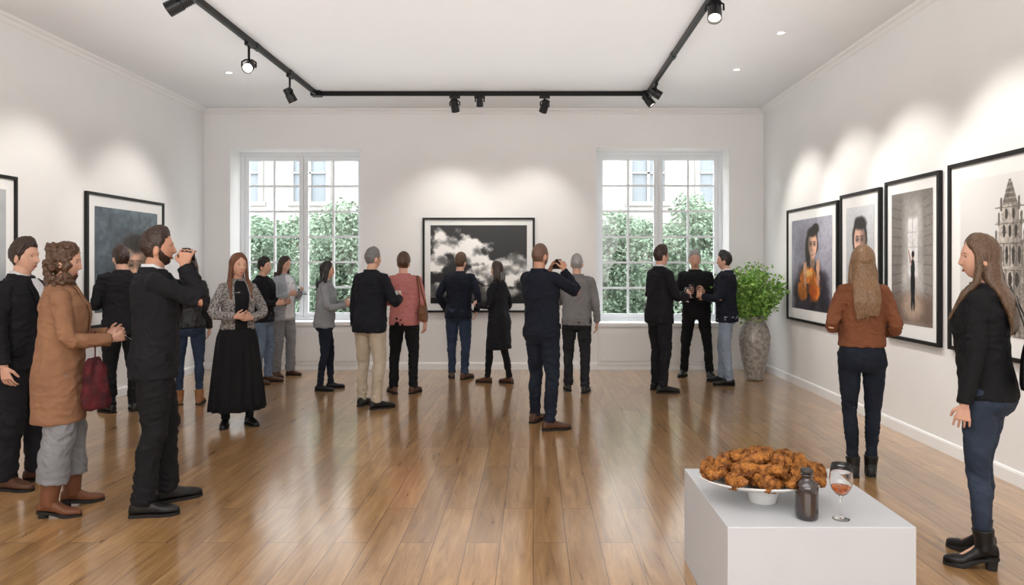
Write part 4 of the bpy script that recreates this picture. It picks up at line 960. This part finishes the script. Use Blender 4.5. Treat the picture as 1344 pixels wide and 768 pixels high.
U_['greykn'] = person('grey haired man in grey sweater and dark trousers, seen from behind', 757, 8.6, -4, 1.67, hair='crop', hc='grey', top=knit(k_greyk, hem=.86, ease=.8), legs=dict(m=k_char), shoes=SB, twist=-8, arms=({'k': 'front', 'w': (-.15, .26, 1.15)}, {'k': 'down'}), feet=((-.11, .1, 8), (.1, -.05, -12)), w=1.03)
U_['suitr'] = person('man in dark suit right of centre, in profile facing two others', 866, 8.65, -62, 1.77, hair='short', hc='dark', top=suit(k_suit), legs=dict(m=k_suit), shoes=SB, twist=-6, arms=({'k': 'front'}, {'k': 'front', 'w': (.14, .3, 1.14)}), feet=((-.12, .03, 10), (.12, -.05, -20)))
U_['allblack'] = person('grey haired man all in black facing the viewer by right window', 914, 9.8, 166, 1.73, hair='short', hc='grey', top=knit(k_black, 'shirt', hem=.84, ease=.8, th=.018), legs=dict(m=k_black), shoes=SB, yaw=4, roll=.03, arms=({'k': 'front', 'w': (-.1, .25, 1.2)}, {'k': 'front', 'w': (.12, .27, 1.18)}), w=1.06, feet=((-.18, .03, 14), (.17, .0, -14)), hth=.8)
U_['navyr'] = person('man in navy jacket and blue grey trousers beside the grey vase', 953, 9.15, 68, 1.71, hair='short', hc='black', top=suit(k_navy), legs=dict(m=k_bgrey), shoes=SB, arms=({'k': 'front', 'w': (-.13, .28, 1.16)}, {'k': 'front'}), feet=((-.1, -.05, 20), (.11, .07, -12)))
U_['rust'] = person('woman with long blond hair in rust sweater and dark jeans, back to viewer', 1131, 5.2, -14, 1.68, 'f', hair='verylong', hc='blond', top=knit(k_rust, hem=.99, th=.018, ease=.7, sl=1.12, cuff=.95, wr=.011), legs=dict(m=k_djean, fit='fslim', hem=.09, waist=1.05), shoes=dict(m=k_blksh, sole=k_sole, shaft=.15), near=True, roll=.02, arms=({'k': 'front', 'w': (-.14, .18, 1.13), 'pole': (-.45, -1, -.3)}, {'k': 'front', 'w': (.16, .19, 1.07), 'pole': (.45, -1, -.3)}), feet=((-.065, -.03, 4), (.07, .03, -8)))
U_['blackr'] = person('woman in black sweater and dark jeans at the right edge, facing left', 1292, 3.68, 44, 1.70, 'f', hair='long', hc='dblond', top=knit(k_black, hem=.89, th=.013, ease=.55, sl=1.03, wr=.010), legs=dict(m=k_fjean, fit='fslim', hem=.15), shoes=dict(m=k_blksh, sole=k_sole, shaft=.21, heel=.06), near=True, yaw=26, arms=({'k': 'down', 'f': .04}, {'k': 'down'}), feet=((-.085, -.02, 24), (.085, .03, -10)))

# ------------------------------------------------------------------ things people hold or carry
def cam_thing(label, P, c, sc=1.0, ll=1.0):
    w_ = P.world(c); e = tag(empty('camera', w_, P.root.rotation_euler.z), label, 'camera')
    b = MB(); b.box((-.062*sc, -.03*sc, -.042*sc), (.062*sc, .03*sc, .035*sc)); b.build('camera_body', blk2, e, False, bevel=.008*sc)
    b = MB(); b.tube([(0, .028*sc, -.004), (0, (.03+.02*ll)*sc, -.004), (0, (.03+.05*ll)*sc, -.004), (0, (.03+.06*ll)*sc, -.004)], [.033*sc, .035*sc, .037*sc, .036*sc], 24, rnd_=False); b.build('lens', blk, e)
    b = MB(); b.box((-.022*sc, -.035*sc, .03*sc), (.022*sc, .02*sc, .06*sc)); b.build('viewfinder', blk2, e, False, bevel=.006*sc)
def mid_grip(P): return (P.J[-1]['grip']+P.J[1]['grip'])/2
P = U_['camera']; c = mid_grip(P); cam_thing('black camera held up to the eye of the man in navy blazer', P, c, .95, .8)
P = U_['drink']; c = mid_grip(P); cam_thing('small dark camera in the raised hands of the man in black suit', P, c, .85, .35)
phm = M('phone_black', (14, 14, 16), .15, var=.1)
def phone(label, P, side):
    j = P.J[side]; w_ = P.world(j['grip']); e = tag(empty('phone', w_, P.root.rotation_euler.z), label, 'phone')
    b = MB(); rt = Matrix.Rotation(R(-35), 3, 'X'); b.obox(V(), rt @ V((1, 0, 0)), rt @ V((0, 1, 0)), rt @ V((0, 0, 1)), -.036, .036, -.03, .11, -.004, .004); b.build('phone_body', phm, e, False, bevel=.003)
    b = MB(); b.obox(V(), rt @ V((1, 0, 0)), rt @ V((0, 1, 0)), rt @ V((0, 0, 1)), -.033, .033, -.026, .106, .0042, .0048); b.build('screen', M('phone_screen', (70, 80, 92), .1), e, False)
phone('black phone in the hand of the woman in camel coat', U_['camel'], 1)
phone('black phone in the hand of the person in light grey shirt', U_['greysh'], -1)
def tumbler(label, P, side, col=(225, 226, 224)):
    j = P.J[side]; w_ = P.world(j['grip']); e = tag(empty('cup', w_+V((0, 0, -.045))), label, 'cup')
    b = MB(); b.lathe([(.026, 0), (.028, .002), (.036, .1), (.034, .1), (.026, .01)], n=28); b.build('cup_wall', M('paper_cup', col, .5, var=.02), e)
    b = MB(); b.lathe([(.032, .078), (.033, .08)], n=24); b.build('drink', M('dark_drink', (80, 44, 26), .2), e, False)
tumbler('white cup held by the man in blazer and beige trousers', U_['beige'], 1)
tumbler('white cup held by the woman in grey top', U_['greytop'], 1)
red = M('red_wine', (96, 16, 22), .05, var=0)
for k, sd, lab in (('suitr', 1, 'wine glass held by the man in dark suit right of centre'), ('allblack', 1, 'wine glass held by the grey haired man all in black')):
    P = U_[k]; wine_glass(lab, P.world(P.J[sd]['grip'])+V((0, 0, -.09)), .8, True, red)
def bag(label, P, c, sh, m, sz=(.13, .05, .1), rot=0, soft=0):
    w_ = P.world(c); e = tag(empty('shoulder_bag', w_, P.root.rotation_euler.z+R(rot)), label, 'bag')
    b = MB(); a, t, h = sz
    b.loft([sring(V((0, 0, z*h)), V((a*k, 0, 0)), V((0, t*k2, 0)), 40, 4 if not soft else 2.6) for z, k, k2 in ((-1, .7, .6), (-.94, .93, .9), (-.75, .98, 1), (-.5, 1, 1), (-.2, 1, .97), (.1, .98, .93), (.4, .95, .85), (.7, .93, .7), (.9, .91, .5), (1, .88, .36))]); b.build('bag_body', m, e, remesh=.006 if soft else 0, sm=1, disp=(lambda co: soft*(fbm(co*[26, 26, 9], 3)-.5)*2) if soft else None)
    if not soft:
        b = MB(); b.loft([sring(V((0, -t*.25, z*h)), V((a*k, 0, 0)), V((0, t*k2, 0)), 32, 4) for z, k, k2 in ((-.15, .85, .92), (.0, .93, .95), (.6, .99, .78), (1.04, .92, .4))]); b.build('flap', m, e)
    inv = e.rotation_euler.to_matrix().inverted()
    top_ = inv @ (P.world(sh)-w_)
    b = MB()
    for s_ in (-1, 1):
        p0 = V((s_*a*.85, 0, h*.8)); pm = p0.lerp(top_, .55); b.tube([p0, pm, top_+V((s_*.012, 0, -.01)), top_], [(.009, .004)]*4, 8)
    b.build('strap', m, e)
bag('brown leather shoulder bag at the hip of the man in salmon sweater', U_['salmon'], (.25, -.03, 1.0), (.19, -.07, 1.47), M('brown_leather', (108, 68, 42), .45, var=.12), (.045, .085, .09))
bag('black leather shoulder bag behind the woman at the right edge', U_['blackr'], (-.02, -.22, 1.09), (.06, -.11, 1.475), M('bag_black', (16, 15, 16), .3, var=.1, bump=.1, bs=60), (.14, .05, .13), rot=6)
P = U_['camel']; j = P.J[1]; cc = j['el'].lerp(j['wr'], .62)
bag('slouchy dark red bag hanging from the arm of the camel coat', P, cc+V((.02, .0, -.28)), cc+V((.0, 0, .055)), M('dark_red_cloth', (90, 24, 30), .8, rgb2=(50, 15, 21), vs=16, bump=.3), (.05, .08, .16), soft=.018)

# ------------------------------------------------------------------ lights
def area(loc, rot, sx, sy, p, col=(1, .99, .98)):
    l = bpy.data.lights.new('area', 'AREA'); l.shape = 'RECTANGLE'; l.size = sx; l.size_y = sy; l.energy = p; l.color = col
    o = bpy.data.objects.new('added_fill_lamp', l); COL.objects.link(o); o.location = loc; o.rotation_euler = rot; return o  # soft area lamp; used for added fill, not for real ceiling panels
area((-.7, -1.6, 3.6), (R(38), 0, 0), 6, 2.5, 62)  # added fill behind the camera, tilted into the room
area((-1.2, 1.0, 3.78), (0, 0, 0), 5, 2, 45)  # added downward fill below the ceiling, no fixture stands for it
area((-.7, -3.8, 2.2), (R(100), 0, 0), 7.5, 2.6, 190)  # added frontal fill before the front wall, which has no opening
area((-.7, .0, 2.9), (R(165), 0, 0), 6, 1.5, 130, (.98, .99, 1))  # added uplight above the camera to brighten the ceiling
area((-.7, 5.0, 2.9), (R(180), 0, 0), 6.5, 8, 88, (.98, .99, 1))  # added unseen uplight hanging in mid-air, gives ceiling bounce over the room
def slamp(loc, tgt, p, ang=75, blend=.8, rad=.06, col=(1, .95, .88)):
    l = bpy.data.lights.new('spot', 'SPOT'); l.energy = p; l.spot_size = R(ang); l.spot_blend = blend; l.shadow_soft_size = rad; l.color = col
    o = bpy.data.objects.new('spot_lamp', l); COL.objects.link(o); o.location = loc; o.rotation_euler = (V(tgt)-V(loc)).to_track_quat('-Z', 'Y').to_euler()
for x, tx in ((-1.04, -1.4), (.15, -.1)): slamp((x, YT+.12, 3.5), (tx, YB, 1.5), 48, 80)
slamp((-.71, YT-.1, 3.55), (-.8, YB, 1.4), 28, 78)
for y, ty in ((9.0, 8.7), (8.0, 7.4), (6.6, 6.3), (5.2, 5.0), (3.8, 3.7)): slamp((XTR+.35, y, 3.5), (XR, ty, 1.75), 115, 64, .65)
for y, ty in ((8.5, 8.5), (6.9, 6.8), (5.4, 5.5)): slamp((XTL-.35, y, 3.5), (XL, ty, 1.7), 85, 68, .7)
for (x0, x1, z0, z1) in WIN:
    o = area(((x0+x1)/2, YB+.52, (z0+z1)/2), (R(-90), 0, 0), x1-x0, z1-z0, 1); o.data.cycles.is_portal = True; o.name = 'window_portal'
wd = bpy.data.worlds.new('World'); SC.world = wd; wd.use_nodes = True
bg = wd.node_tree.nodes['Background']; bg.inputs[0].default_value = (.93, .97, 1, 1); bg.inputs[1].default_value = 9.5

# ------------------------------------------------------------------ camera
cd = bpy.data.cameras.new('view'); cd.sensor_width = 36; cd.lens = F/1344*36; cd.shift_x = (672-CX)/1344; cd.shift_y = (CY-384)/1344; cd.clip_start = .05
co = bpy.data.objects.new('view', cd); COL.objects.link(co); co.location = (0, 0, HC); co.rotation_euler = (R(90), 0, 0); SC.camera = co
SC.view_settings.view_transform = 'Standard'
